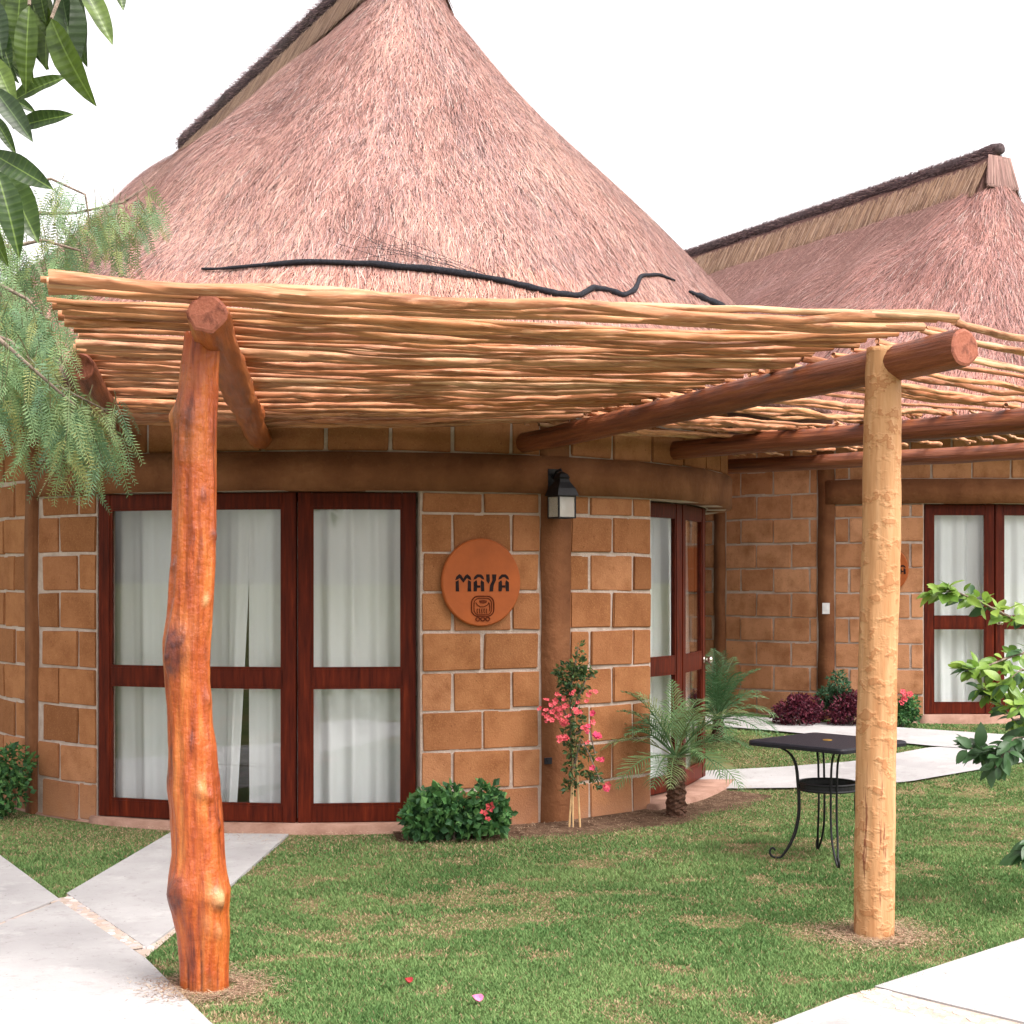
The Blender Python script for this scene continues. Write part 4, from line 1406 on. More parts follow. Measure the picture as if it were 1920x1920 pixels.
# ------------------------------------------------------------------ plaque with MAYA and a glyph
def plaque(h, theta, z, letters, glyph, label, size=1.0):
    x, y = h.arc(theta, RW + 0.012)
    root = empty('wall_plaque', (x, y, z))
    root.rotation_euler = (0, 0, R_(theta))          # local -Y looks away from the wall
    root.scale = (size, 1, size)
    tag(root, label, 'plaque', 'round terracotta plaques')
    R = 0.277
    prof = [(0.0, 0.018), (R * .90, 0.018), (R * .965, 0.018), (R * .99, 0.013), (R, 0.005), (R, -0.012), (0, -0.012)]
    n = 72
    v, f = [], []
    sx = 0.985
    for (r, d) in prof:
        for k in range(n):
            a = 2 * math.pi * k / n
            v.append((r * math.cos(a) * sx, -d - 0.012, r * 1.045 * math.sin(a)))
    for i in range(len(prof) - 1):
        for k in range(n):
            k2 = (k + 1) % n
            f.append((i * n + k, i * n + k2, (i + 1) * n + k2, (i + 1) * n + k))
    mesh_obj('disc', v, f, M['terracotta'], root)
    S = 0.277 / 690.0
    def P(u, w): return ((u - 985) * S, -0.0325, (965 - w) * S)
    def poly(mb, pts):
        n_ = len(pts)
        a = [P(*p) for p in pts]; b = [(p[0], -0.0285, p[2]) for p in a]
        mb.add(a + b, [tuple(range(n_))] + [(i, n_ + i, n_ + (i + 1) % n_, (i + 1) % n_) for i in range(n_)])
    def letter_M(mb, x):
        poly(mb, [(x, 925), (x + 18, 870), (x + 70, 828), (x + 105, 850), (x + 138, 905), (x + 172, 850), (x + 205, 828), (x + 258, 870), (x + 276, 925), (x + 235, 915), (x + 200, 893), (x + 138, 968), (x + 76, 893), (x + 40, 915)])
        poly(mb, [(x + 8, 950), (x + 58, 925), (x + 66, 1110), (x + 8, 1110)])
        poly(mb, [(x + 218, 925), (x + 268, 950), (x + 274, 1110), (x + 210, 1110)])
    def letter_A(mb, x):
        poly(mb, [(x, 920), (x + 18, 870), (x + 60, 832), (x + 130, 832), (x + 170, 870), (x + 186, 920), (x + 140, 905), (x + 112, 880), (x + 74, 880), (x + 46, 905)])
        poly(mb, [(x + 4, 960), (x + 50, 925), (x + 64, 960), (x + 64, 1012), (x + 118, 1012), (x + 118, 1050), (x + 64, 1050), (x + 56, 1110), (x + 2, 1110)])
        poly(mb, [(x + 134, 925), (x + 182, 960), (x + 186, 1110), (x + 130, 1110), (x + 122, 960)])
    def letter_Y(mb, x):
        poly(mb, [(x, 832), (x + 58, 832), (x + 60, 945), (x + 38, 985), (x + 2, 940)])
        poly(mb, [(x + 100, 832), (x + 176, 832), (x + 168, 930), (x + 128, 1010), (x + 118, 1110), (x + 54, 1110), (x + 66, 1010), (x + 108, 930)])
    for ch, xx in letters:
        mb = MB()
        {'M': letter_M, 'A': letter_A, 'Y': letter_Y}[ch](mb, xx)
        mb.build('letter', M['engrave'], root)
    if glyph:
        mb = MB()
        def rrect(x0, x1, y0, y1, r, w):
            pts = []
            for (cx, cy, a0) in ((x1 - r, y0 + r, -90), (x1 - r, y1 - r, 0), (x0 + r, y1 - r, 90), (x0 + r, y0 + r, 180)):
                for k in range(7):
                    a = R_(a0 + 15 * k); pts.append((cx + r * math.cos(a), cy + r * math.sin(a)))
            pts.append(pts[0])
            mb.tube([P(*p) for p in pts], w * S, 5, False)
        rrect(806, 1190, 1190, 1515, 110, 11)
        rrect(850, 1150, 1225, 1490, 80, 8)
        poly(mb, [(935, 1262), (1000, 1248), (1075, 1262), (1060, 1300), (1005, 1312), (950, 1300)])
        mb.tube([P(*p) for p in ((880, 1290), (905, 1330), (960, 1362), (1020, 1362), (1085, 1330), (1105, 1290))], 8 * S, 5)
        for xx in (905, 945, 985, 1025, 1065):
            mb.tube([P(*p) for p in ((xx, 1390), (xx - 4, 1430), (xx + 4, 1470))], 9 * S, 5)
        mb.tube([P(*p) for p in ((1110, 1300), (1122, 1370), (1112, 1440))], 8 * S, 5)
        for xx in (915, 1000, 1085):
            mb.tube([P(xx + 34 * math.cos(k * .7), 1562 + 30 * math.sin(k * .7)) for k in range(10)], 12 * S, 5, False)
        mb.build('glyph', M['engrave2'], root)
    return root
plaque(NEAR, 19.9, 1.625, [('M', 528), ('A', 840), ('Y', 1060), ('A', 1270)], True, 'round terracotta plaque reading MAYA with a small glyph, right of the glass doors')
plaque(FAR, -15.3, 1.745, [('A', 1392)], False, 'terracotta plaque half hidden behind the pale pole, on the back cottage', 0.83)

# ------------------------------------------------------------------ lantern
def lantern():
    x, y = NEAR.arc(29.6, RW + 0.030)
    root = empty('wall_lantern', (x, y, 2.05))
    root.rotation_euler = (0, 0, R_(31))
    tag(root, 'dark metal wall lantern with glass sides on the plaster pilaster', 'lantern')
    m = MB(); m.box((0, -0.008, 0.25), (0.085, 0.016, 0.17)); m.build('back_plate', M['iron'], root)
    m = MB(); m.tube([(0, -0.01, 0.27), (0, -0.05, 0.315), (0, -0.10, 0.325), (0, -0.115, 0.30)], 0.010, 8); m.build('arm', M['iron'], root, True)
    Rz = Matrix.Rotation(R_(0), 3, 'Z')
    c = Vector((0, -0.115, 0))
    h = 0.064
    fr = MB()
    for sx in (-1, 1):
        for sy in (-1, 1):
            fr.box(c + Rz @ Vector((sx * h, sy * h, 0)) + Vector((0, 0, 0.075)), (0.010, 0.010, 0.15), Rz)
    for z in (0.004, 0.146):
        for s_ in (-1, 1):
            fr.box(c + Rz @ Vector((0, s_ * h, 0)) + Vector((0, 0, z)), (2 * h - .011, 0.009, 0.009), Rz)
            fr.box(c + Rz @ Vector((s_ * h, 0, 0)) + Vector((0, 0, z)), (0.009, 2 * h - .011, 0.009), Rz)
    fr.build('cage', M['iron'], root)
    m = MB()
    rings = [(0.082, 0.150), (0.080, 0.158), (0.066, 0.200), (0.042, 0.240), (0.034, 0.262), (0.040, 0.270), (0.028, 0.295), (0.006, 0.312)]
    n = 4
    v, f = [], []
    for (r, z) in rings:
        for k in range(n):
            a = 2 * math.pi * k / n + R_(45)
            p = c + Rz @ Vector((r * 1.414 * math.cos(a), r * 1.414 * math.sin(a), 0)) + Vector((0, 0, z))
            v.append(tuple(p))
    for i in range(len(rings) - 1):
        for k in range(n):
            f.append((i * n + k, i * n + (k + 1) % n, (i + 1) * n + (k + 1) % n, (i + 1) * n + k))
    f.append(tuple(range(n - 1, -1, -1))); f.append(tuple((len(rings) - 1) * n + k for k in range(n)))
    mesh_obj('hood', v, f, M['iron'], root)
    for s_ in (-1, 1):
        m = MB(); m.box(c + Rz @ Vector((0, s_ * h, 0)) + Vector((0, 0, 0.075)), (2 * h - .012, 0.003, 0.132), Rz); m.build('glass_side', M['lampglass'], root)
        m = MB(); m.box(c + Rz @ Vector((s_ * h, 0, 0)) + Vector((0, 0, 0.075)), (0.003, 2 * h - .012, 0.132), Rz); m.build('glass_side', M['lampglass'], root)
    m = MB(); m.tube([c + Vector((0, 0, .01)), c + Vector((0, 0, .045)), c + Vector((0, 0, .05)), c + Vector((0, 0, .085)), c + Vector((0, 0, .11)), c + Vector((0, 0, .118))], [.016, .016, .022, .030, .022, .005], 12)
    m.build('bulb', M['switch'], root, True)
t_ = NT('seeded_glass', 0.15, 0.5)
t_.color((0.62, 0.60, 0.56)); t_.b.inputs['Alpha'].default_value = 0.38
M['lampglass'] = t_.m
lantern()

# switch plates
def plate(h, theta, z, w, hh, mat, label, name, cat):
    x, y = h.arc(theta, RW + 0.036)
    m = MB(); m.box((0, 0, 0), (w, 0.012, hh)); m.box((0, -0.008, hh * .08), (w * .4, 0.008, hh * .42))
    o = m.build(name, mat)
    o.location = (x, y, z); o.rotation_euler = (0, 0, R_(theta))
    tag(o, label, cat)
plate(FAR, -26.6, 1.34, 0.075, 0.115, M['switch'], 'white light switch on the brown pilaster of the back cottage', 'light_switch', 'switch')
plate(NEAR, 28.9, 0.43, 0.055, 0.042, M['blackplastic'], 'small black socket low on the pilaster by the flowering climber', 'wall_socket', 'socket')

# ------------------------------------------------------------------ bistro table
def bistro():
    cx, cy = 1.855, 8.78
    root = empty('bistro_table', (cx, cy, 0))
    root.rotation_euler = (0, 0, R_(-2))
    tag(root, 'black metal bistro table with scrolled legs behind the pale pole', 'table')
    S_ = 0.475
    H = 0.70
    bm = bmesh.new()
    pts = []
    n = 10
    corners = [(0, -S_), (S_, 0), (0, S_), (-S_, 0)]
    for i in range(4):
        a, b = Vector(corners[i]), Vector(corners[(i + 1) % 4])
        c0 = Vector(corners[i])
        prev = Vector(corners[i - 1])
        r = 0.05
        p1 = c0 + (prev - c0).normalized() * r; p2 = c0 + (b - c0).normalized() * r
        for k in range(6):
            t = k / 5
            pts.append(p1 * (1 - t) ** 2 + c0 * 2 * t * (1 - t) + p2 * t * t)
    lv = []
    for (sc, z) in ((1.0, H - 0.030), (1.005, H - 0.012), (0.992, H - 0.002), (0.975, H), (0.96, H - 0.001)):
        lv.append([bm.verts.new((p.x * sc, p.y * sc, z)) for p in pts])
    N = len(pts)
    for j in range(len(lv) - 1):
        for k in range(N):
            bm.faces.new((lv[j][k], lv[j][(k + 1) % N], lv[j + 1][(k + 1) % N], lv[j + 1][k]))
    bm.faces.new(lv[-1]); bm.faces.new(list(reversed(lv[0])))
    bm_obj('table_top', bm, M['tabletop'], root)
    m = MB(); m.tube([(0, 0, H), (0, 0, H + .004)], 0.028, 16); m.build('umbrella_cap', M['brass'], root)
    m = MB()
    for rr, zz in ((0.170, 0.452), (0.170, 0.415)):
        m.tube([(rr * math.cos(k * math.pi / 20), rr * math.sin(k * math.pi / 20), zz) for k in range(41)], 0.0075, 6, False)
    v, f = [], []
    for k in range(40):
        a = k * math.pi / 20
        for zz in (0.410, 0.456):
            v.append((0.170 * math.cos(a), 0.170 * math.sin(a), zz)); v.append((0.166 * math.cos(a), 0.166 * math.sin(a), zz))
    for k in range(40):
        a, b = k * 4, ((k + 1) % 40) * 4
        f += [(a, b, b + 2, a + 2), (a + 1, a + 3, b + 3, b + 1), (a + 2, b + 2, b + 3, a + 3), (a, a + 1, b + 1, b)]
    m.add(v, f)
    m.build('ring_brace', M['iron'], root)
    prof = [(0.31, H - .035), (0.27, 0.655), (0.215, 0.615), (0.185, 0.55), (0.174, 0.45), (0.168, 0.36), (0.170, 0.26), (0.19, 0.16), (0.225, 0.08), (0.268, 0.018), (0.285, 0.010), (0.315, 0.012), (0.335, 0.030), (0.335, 0.055), (0.318, 0.066), (0.306, 0.052)]
    for q in range(4):
        a = R_(90 * q + 2)
        u = Vector((math.cos(a), math.sin(a), 0)); t = Vector((-math.sin(a), math.cos(a), 0))
        m = MB()
        for s_ in (-1, 1):
            off = 0.017 * s_
            pp = []
            for (r, z) in prof[: 11 if s_ > 0 else len(prof)]:
                k = min(1, max(0, z / .12)); pp.append(u * r + t * off * k + Vector((0, 0, z)))
            # smooth the polyline a little
            sm = []
            for i in range(len(pp) - 1):
                p0 = pp[max(i - 1, 0)]; p1 = pp[i]; p2 = pp[i + 1]; p3 = pp[min(i + 2, len(pp) - 1)]
                for w in (0, .33, .67):
                    sm.append(0.5 * ((2 * p1) + (-p0 + p2) * w + (2 * p0 - 5 * p1 + 4 * p2 - p3) * w * w + (-p0 + 3 * p1 - 3 * p2 + p3) * w ** 3))
            sm.append(pp[-1])
            m.tube(sm, 0.0068, 7)
        m.build('leg', M['iron'], root, True)
bistro()
# ------------------------------------------------------------------ plants
def leaf_mesh(name, L, W, mat, fold=0.25, droop=0.25, n=7, tipw=1.0, wave=0.0):
    """single blade along +X, unit shaped: outline, folded along the midrib, drooping"""
    v, f = [], []
    for i in range(n + 1):
        t = i / n
        w = W * (math.sin(math.pi * t ** 0.85) ** 0.8) * 0.5 if 0 < t < 1 else 0.0008
        x = L * t
        z = -droop * L * t * t
        for s_ in (-1, -0.5, 0, 0.5, 1):
            v.append((x, s_ * w, z + abs(s_) * w * fold + wave * W * math.sin(t * 16 + s_) * abs(s_)))
    for i in range(n):
        for k in range(4):
            f.append((i * 5 + k, i * 5 + k + 1, (i + 1) * 5 + k + 1, (i + 1) * 5 + k))
    me = bpy.data.meshes.new(name)
    me.from_pydata(v, [], f)
    me.polygons.foreach_set('use_smooth', np.ones(len(me.polygons), dtype=bool))
    me.materials.append(mat)
    return me

def put_leaf(parent, me, base, tip, nhint, scale_w=1.0, name='leaf', L=None):
    base, tip = Vector(base), Vector(tip)
    xa = (tip - base); ln = xa.length; xa.normalize()
    za = Vector(nhint); za = (za - xa * za.dot(xa)).normalized()
    ya = za.cross(xa)
    o = bpy.data.objects.new(name, me)
    o.rotation_mode = 'QUATERNION'
    o.rotation_quaternion = Matrix((xa, ya, za)).transposed().to_quaternion()
    o.scale = (ln, ln * scale_w, ln)
    o.location = base - Vector(parent.location)
    return link(o, parent)

def cloud(centers, radii, n, size, cols, aspect=0.5, flat=0.0, outward=True, clump=0):
    """leaf faces spread through ellipsoids: returns verts, faces, colours"""
    V, C = [], []
    centers = np.array(centers, float); radii = np.array(radii, float)
    w = np.prod(radii, axis=1) ** (2 / 3); w /= w.sum()
    idx = rng.choice(len(centers), n, p=w)
    d = rng.normal(size=(n, 3)); d /= np.linalg.norm(d, axis=1, keepdims=True)
    rad = (0.35 + 0.65 * rng.random(n) ** 0.45)[:, None]
    P = centers[idx] + d * rad * radii[idx]
    ax = d * 0.6 + rng.normal(size=(n, 3)) * 0.7; ax[:, 2] -= 0.1
    ax /= np.linalg.norm(ax, axis=1, keepdims=True)
    nr = np.cross(ax, rng.normal(size=(n, 3))); nr /= np.linalg.norm(nr, axis=1, keepdims=True)
    sd = np.cross(nr, ax)
    s = size * (0.6 + 0.8 * rng.random(n))[:, None]
    A = P; B = P + ax * s * .5 + sd * s * aspect * .5 + nr * s * .08; Cc = P + ax * s - nr * s * .1; D = P + ax * s * .5 - sd * s * aspect * .5 + nr * s * .08
    V = np.stack([A, B, Cc, D], 1).reshape(-1, 3)
    b = np.arange(n)[:, None] * 4
    Fc = np.concatenate([b + [[0, 1, 2]], b + [[0, 2, 3]]])
    pal = np.array(cols)
    col_ = pal[rng.integers(0, len(pal), n)] * (0.7 + .6 * rng.random(n))[:, None]
    return V, Fc, np.repeat(col_, 4, axis=0)

def shrub(name, loc, centers, radii, n, size, cols, label, cat='shrub', group=None, aspect=.5, flowers=None, stems=6):
    root = empty(name, loc)
    tag(root, label, cat, group)
    m = MB()
    for k in range(stems):
        c = Vector(random.choice(centers)); a = random.random() * 6
        m.tube([(0.03 * math.cos(a), 0.03 * math.sin(a), -0.02), (c.x * .5, c.y * .5, c.z * .6), tuple(c * .98)], [.009, .007, .003], 5)
    m.build('stem', M['bark'], root)
    V, Fc, C = cloud(centers, radii, n, size, cols, aspect)
    keepm = V[:, 2] > -0.005
    V[:, 2] = np.where(keepm, V[:, 2], 0.005 * rng.random(len(V)))
    o = mesh_obj('foliage', V, Fc, M['foliage'], root, False, C)
    tag(o, kind='stuff')
    if flowers:
        for (p, r, mat) in flowers:
            flower(root, p, r, mat)
    return root

def flower_mesh(mat):
    mb = MB()
    for k in range(5):
        a = k * 2 * math.pi / 5 + random.uniform(-.2, .2)
        u = Vector((math.cos(a), math.sin(a), 0)); t = Vector((-math.sin(a), math.cos(a), 0)); z = Vector((0, 0, 1))
        mb.add([u * .1, u * .6 + t * .42 + z * .35, u * 1.05 + z * random.uniform(.1, .5), u * .6 - t * .42 + z * .35], [(0, 1, 2), (0, 2, 3)])
    me = bpy.data.meshes.new('flower'); me.from_pydata(mb.v, [], mb.f); me.materials.append(mat)
    return me
M['coral'] = plain('coral_bract', (0.60, 0.085, 0.105), 0.6, 0.3, 30)
M['hotpink'] = plain('hot_pink_bract', (0.62, 0.050, 0.13), 0.6, 0.3, 30)
fl_meshes = {k: [flower_mesh(M[k]) for _ in range(3)] for k in ('coral', 'hotpink', 'petal_red', 'petal_pink')}
def flower(root, p, r, mat):
    o = bpy.data.objects.new('flower', random.choice(fl_meshes[mat]))
    o.location = p; o.scale = (r, r, r)
    o.rotation_euler = (random.uniform(.4, 1.5), random.uniform(-.4, .4), random.uniform(-.7, .7))
    link(o, root)

dk = [(0.050, 0.14, 0.045), (0.075, 0.19, 0.055), (0.035, 0.10, 0.038), (0.11, 0.24, 0.07)]
# geranium like shrub by the glass doors
bl = [((random.uniform(-.28, .28), random.uniform(-.14, .12), random.uniform(.06, .30))) for _ in range(18)]
shrub('leafy_shrub', (-0.365, 9.42, 0), bl + [(0, 0, .16), (-.18, -.05, .12), (.2, 0, .13)], [(random.uniform(.05, .12), .10, random.uniform(.05, .11)) for _ in range(18)] + [(.22, .18, .14), (.15, .14, .11), (.15, .14, .11)], 2600, 0.055, dk,
      'low rounded green shrub with two red blooms under the plaque', 'shrub', 'garden shrubs', .75,
      [((0.235, -0.20, 0.24), .035, 'petal_red'), ((.19, -.20, .20), .028, 'petal_red'), ((.215, -.18, .16), .022, 'petal_red')])
bl = [((random.uniform(-.20, .22), random.uniform(-.12, .12), random.uniform(.12, .40))) for _ in range(12)]
shrub('leafy_shrub', (-3.66, 10.28, 0), bl + [(.05, 0, .2)], [(.14, .13, .14)] * 12 + [(.3, .2, .2)], 4200, 0.040, dk,
      'dark green shrub against the block wall at the left edge', 'shrub', 'garden shrubs', .7)
bur = [(0.085, 0.012, 0.028), (0.12, 0.02, 0.035), (0.05, 0.008, 0.02), (0.16, 0.03, 0.05)]
zf = 0.2
for (px, lab, sx) in ((1497, 'burgundy leaved bush left of the back cottage light switch', .23), (1592, 'burgundy leaved bush partly hidden behind the pale pole', .21)):
    Yb = 15.05
    x = (px - 960) / F * Yb
    bl = [((random.uniform(-.8, .8) * sx, random.uniform(-.12, .12), random.uniform(.08, .26))) for _ in range(8)]
    shrub('burgundy_bush', (x, Yb, terrain(Yb)), bl + [(0, 0, .15)], [(.11, .11, .10)] * 8 + [(sx, .2, .16)], 2600, 0.035, bur, lab, 'bush', 'garden shrubs', .6)
Yb = 15.2
bl = [((random.uniform(-.12, .12), random.uniform(-.1, .1), random.uniform(.10, .46))) for _ in range(9)]
shrub('green_bush', ((1566 - 960) / F * Yb, Yb, terrain(Yb)), bl, [(.10, .1, .10)] * 9, 1800, 0.04, [(0.05, 0.13, 0.06), (0.07, 0.16, 0.08), (0.03, 0.09, 0.04)],
      'green plant between the two burgundy bushes', 'plant', 'garden shrubs', .45)
bl = [((random.uniform(-.10, .10), random.uniform(-.08, .08), random.uniform(.06, .26))) for _ in range(8)]
shrub('flowering_plant', ((1690 - 960) / F * 15.0, 15.0, terrain(15.0)), bl, [(.09, .09, .09)] * 8, 1200, 0.04, dk,
      'small green plant with pink blooms right of the pale pole', 'plant', 'garden shrubs', .6,
      [((random.uniform(-.1, .08), -.09, random.uniform(.24, .36)), .035, 'coral') for _ in range(9)])

# climbing bougainvillea on stakes
bx, by = 0.405, 9.84
root = empty('flowering_climber', (bx, by, 0))
tag(root, 'pink flowering climber tied to cane stakes in front of the pilaster', 'climber')
for (x0, x1) in ((-0.005, 0.0), (0.045, -0.005), (-.03, .01)):
    m = MB(); m.tube([(x0, 0, -0.02), (x1, 0.02, 0.95 if x0 > -.02 else .6)], 0.007, 6); m.build('stake', M['cane'], root)
m = MB()
paths_ = [[(-.01, 0, 0), (0, .02, .35), (-.02, .02, .65), (-.02, .01, .9), (.03, 0, 1.2)], [(0, 0, .4), (.05, -.02, .6), (.10, -.03, .5), (.17, -.04, .33)], [(-.02, 0, .7), (-.1, 0, .85), (-.18, -.02, .75)], [(0, 0, .8), (.08, 0, .98), (.13, 0, 1.02)],
          [(0, 0, .62), (.1, -.02, .68), (.14, -.04, .5)]]
for p in paths_: m.tube(p, [.009] + [.005] * (len(p) - 1), 5)
m.build('stem', M['bark'], root)
cs = [(-.0, .0, .98), (-.05, 0, 1.02), (.03, 0, 1.08), (.045, 0, 1.18), (.09, 0, 1.03), (-.02, 0, .88), (.02, -.01, .72), (-.01, 0, .62), (.0, 0, .52), (.0, 0, .42), (.03, 0, .33), (-.03, 0, .28), (.13, -.02, .36), (.16, -.03, .30), (.10, 0, .5)]
rd = [(.10, .08, .09), (.08, .07, .07), (.06, .05, .06), (.03, .03, .05), (.06, .05, .035), (.07, .07, .07), (.05, .05, .07), (.06, .05, .07), (.05, .05, .06), (.06, .05, .06), (.04, .04, .05), (.04, .04, .05), (.05, .04, .03), (.03, .03, .03), (.04, .04, .06)]
V, Fc, C = cloud(cs, rd, 1150, 0.035, [(0.055, 0.11, 0.04), (0.075, 0.14, 0.05), (0.04, 0.08, 0.036), (.12, .16, .05)], .55)
tag(mesh_obj('foliage', V, Fc, M['foliage'], root, False, C), kind='stuff')
for k in range(70):
    g = random.choice([(-.10, .86, .07), (-.16, .78, .06), (-.03, .88, .07), (.10, .87, .06), (-.10, .78, .06), (.02, .80, .05), (-.06, .70, .03), (-.07, .62, .03)])
    flower(root, (g[0] + random.gauss(0, .5) * g[2], -.04 - .05 * random.random(), g[1] + random.gauss(0, .5) * g[2]), random.uniform(.013, .023), 'coral')
for k in range(24):
    g = random.choice([(.15, .62, .03), (.14, .55, .04), (.12, .75, .04), (.13, .42, .04), (.17, .47, .03), (.21, .29, .035), (.08, .66, .03)])
    flower(root, (g[0] + random.gauss(0, .5) * g[2], -.05 - .04 * random.random(), g[1] + random.gauss(0, .5) * g[2]), random.uniform(.016, .028), random.choice(('coral', 'hotpink', 'hotpink')))

# palms
def palm(loc, trunk_h, trunk_r, fr, n, label, seed, tilt=0.0, cols=((0.07, 0.14, 0.055), (0.11, 0.19, 0.075), (0.16, 0.20, 0.08))):
    random.seed(seed)
    root = empty('pygmy_palm', loc)
    tag(root, label, 'palm', 'feathery small palms')
    v, f = [], []
    ns, sd = 26, 14
    for i in range(ns + 1):
        z = trunk_h * i / ns - 0.02
        for k in range(sd):
            a = 2 * math.pi * k / sd
            r = trunk_r * (1.05 - .2 * i / ns) * (1 + .16 * math.sin(a * 5 + i * 2.4) + .22 * noise.noise((math.cos(a) * 3, math.sin(a) * 3, z * 30)))
            v.append((r * math.cos(a) + tilt * z, r * math.sin(a), z))
    for i in range(ns):
        for k in range(sd):
            f.append((i * sd + k, i * sd + (k + 1) % sd, (i + 1) * sd + (k + 1) % sd, (i + 1) * sd + k))
    f.append(tuple(ns * sd + k for k in range(sd)))
    mesh_obj('trunk', v, f, M['palmbark'], root)
    for q in range(n):
        az = q * 2.39996 + random.uniform(-.2, .2)
        el = R_(random.choice((82, 68, 52, 40, 28, 58, 15)) + random.uniform(-8, 8))
        L = fr * random.uniform(.75, 1.1)
        mb = MB(); C = []
        pts_ = []
        p = Vector((tilt * trunk_h, 0, trunk_h - .03)); d = Vector((math.cos(az) * math.cos(el), math.sin(az) * math.cos(el), math.sin(el)))
        nseg = 13
        for i in range(nseg + 1):
            pts_.append(p.copy())
            p = p + d * (L / nseg)
            d = (d + Vector((0, 0, -0.115 * (0.5 + i / nseg)))).normalized()
        mb.tube(pts_, [0.0075 * (1 - .8 * i / nseg) for i in range(nseg + 1)], 4, False)
        base = random.choice(cols)
        C += [tuple(k * 1.1 for k in base)] * len(mb.v)
        hor = d.cross(Vector((0, 0, 1)))
        for i in range(3, nseg * 2):
            t = i / (nseg * 2)
            if t < .2: continue
            j = min(int(t * nseg), nseg - 1); w = t * nseg - j
            c = pts_[j].lerp(pts_[j + 1], w); tg = (pts_[j + 1] - pts_[j]).normalized()
            sdv = tg.cross(Vector((0, 0, 1)))
            if sdv.length < .1: sdv = Vector((math.sin(az), -math.cos(az), 0))
            sdv.normalize(); upv = sdv.cross(tg)
            ll = L * 0.34 * math.sin(math.pi * min(.97, .18 + t * .8)) * random.uniform(.8, 1.1)
            for s_ in (-1, 1):
                dd = (sdv * s_ * .75 + tg * .75 + upv * random.uniform(.0, .35)).normalized()
                w_ = tg * 0.0058
                m_ = c + dd * ll * .55; tp = c + dd * ll + Vector((0, 0, -ll * .22))
                n0 = len(mb.v)
                mb.add([c - w_ * .6, c + w_ * .6, m_ + w_, m_ - w_, tp], [(0, 1, 2, 3), (3, 2, 4)])
                kk = random.uniform(.75, 1.3)
                C += [tuple(min(1, k * kk) for k in base)] * 5
        mb.build('frond', M['foliage'], root, False, C)
    return root
palm((1.135, 10.33, 0), 0.44, 0.066, 0.64, 26, 'small feathery palm with a dark trunk in front of the side door', 5, 0.0)
palm((1.93, 14.0, terrain(14.0)), 0.24, 0.055, 0.68, 30, 'small palm further back, between the side door and the back cottage', 9, 0.0, ((0.060, 0.14, 0.055), (0.09, 0.18, 0.08), (0.13, 0.21, 0.10)))
random.seed(77)

# leafy shrub branch reaching in from the right
def plum():
    base = Vector((3.05, 7.95, 0))
    root = empty('young_plum_tree', base)
    tag(root, 'young tree with bright green leaves reaching in at the right edge', 'tree')
    Yd = 7.5
    def W(px, py, Y): return wp(px, py, Y) - base
    tr = MB()
    crownc = Vector((0, -.2, .95))
    tr.tube([(0, 0, -.05), (.02, -.05, .45), (-.02, -.1, .85), (.03, -.15, 1.3), (.0, -.2, 1.75)], [.035, .03, .024, .016, .008], 8)
    tr.build('trunk', M['bark'], root, True)
    branches = [
        [(2035, 1180, 7.8), (1960, 1165, 7.6), (1900, 1160, 7.45), (1840, 1130, 7.4), (1790, 1108, 7.35), (1752, 1112, 7.3)],
        [(2040, 1270, 7.8), (1950, 1215, 7.5), (1885, 1235, 7.4), (1835, 1255, 7.3), (1808, 1255, 7.3)],
        [(2030, 1330, 7.8), (1960, 1340, 7.5), (1900, 1350, 7.4), (1860, 1300, 7.35), (1840, 1290, 7.3)],
        [(2030, 1370, 7.8), (1960, 1400, 7.5), (1900, 1410, 7.3), (1850, 1415, 7.25), (1815, 1400, 7.2)],
        [(2030, 1300, 7.8), (1980, 1290, 7.4), (1935, 1300, 7.2), (1905, 1330, 7.1)],
        [(2030, 1340, 7.7), (1970, 1270, 7.35), (1915, 1255, 7.2), (1880, 1285, 7.15)],
        [(2030, 1400, 7.7), (1960, 1370, 7.3), (1900, 1385, 7.15), (1865, 1440, 7.1)],
        [(2040, 1100, 7.8), (2000, 1040, 7.7), (1980, 990, 7.6)], [(2060, 1300, 7.9), (2140, 1220, 7.8), (2200, 1150, 7.7)],
        [(2050, 1420, 7.8), (1985, 1500, 7.4), (1940, 1570, 7.3), (1925, 1610, 7.25)]]
    lm = [leaf_mesh('leaf', 1.0, 0.52, M['shrubleaf'], .25, .18, 6), leaf_mesh('leaf', 1.0, 0.46, M['shrubleaf'], .35, .3, 6, wave=.03), leaf_mesh('leaf', 1.0, 0.58, M['shrubleaf'], .15, .1, 6)]
    lmd = [leaf_mesh('leaf', 1.0, 0.5, M['darkleaf'], .25, .25, 6), leaf_mesh('leaf', 1.0, 0.56, M['darkleaf'], .2, .35, 6)]
    for bi, br in enumerate(branches):
        P = [W(*b) for b in br]
        m = MB(); m.tube(P, [.010 - .008 * i / (len(P) - 1) for i in range(len(P))], 6); m.build('branch', M['bark'], root, True)
        dark = bi in (3, 6, 9)
        nl = 20 * (len(P) - 1)
        for k in range(nl):
            t = (0.12 + .88 * k / (nl - 1)) * (len(P) - 1); j = min(int(t), len(P) - 2)
            c = P[j].lerp(P[j + 1], t - j)
            tg = (P[j + 1] - P[j]).normalized()
            d = (tg * random.uniform(.1, .9) + Vector((random.uniform(-1, 1), random.uniform(-1, 1), random.uniform(-.75, .65)))).normalized()
            L = random.uniform(.050, .105) * (1.2 if dark else 1)
            st = c + d * .02
            nz = Vector((random.uniform(-.6, .6), random.uniform(-1.0, .2), random.uniform(.4, 1.0)))
            o = put_leaf(root, random.choice(lmd if dark or (random.random() < .12) else lm), st + base, st + d * L + base, nz)
    return root
plum()

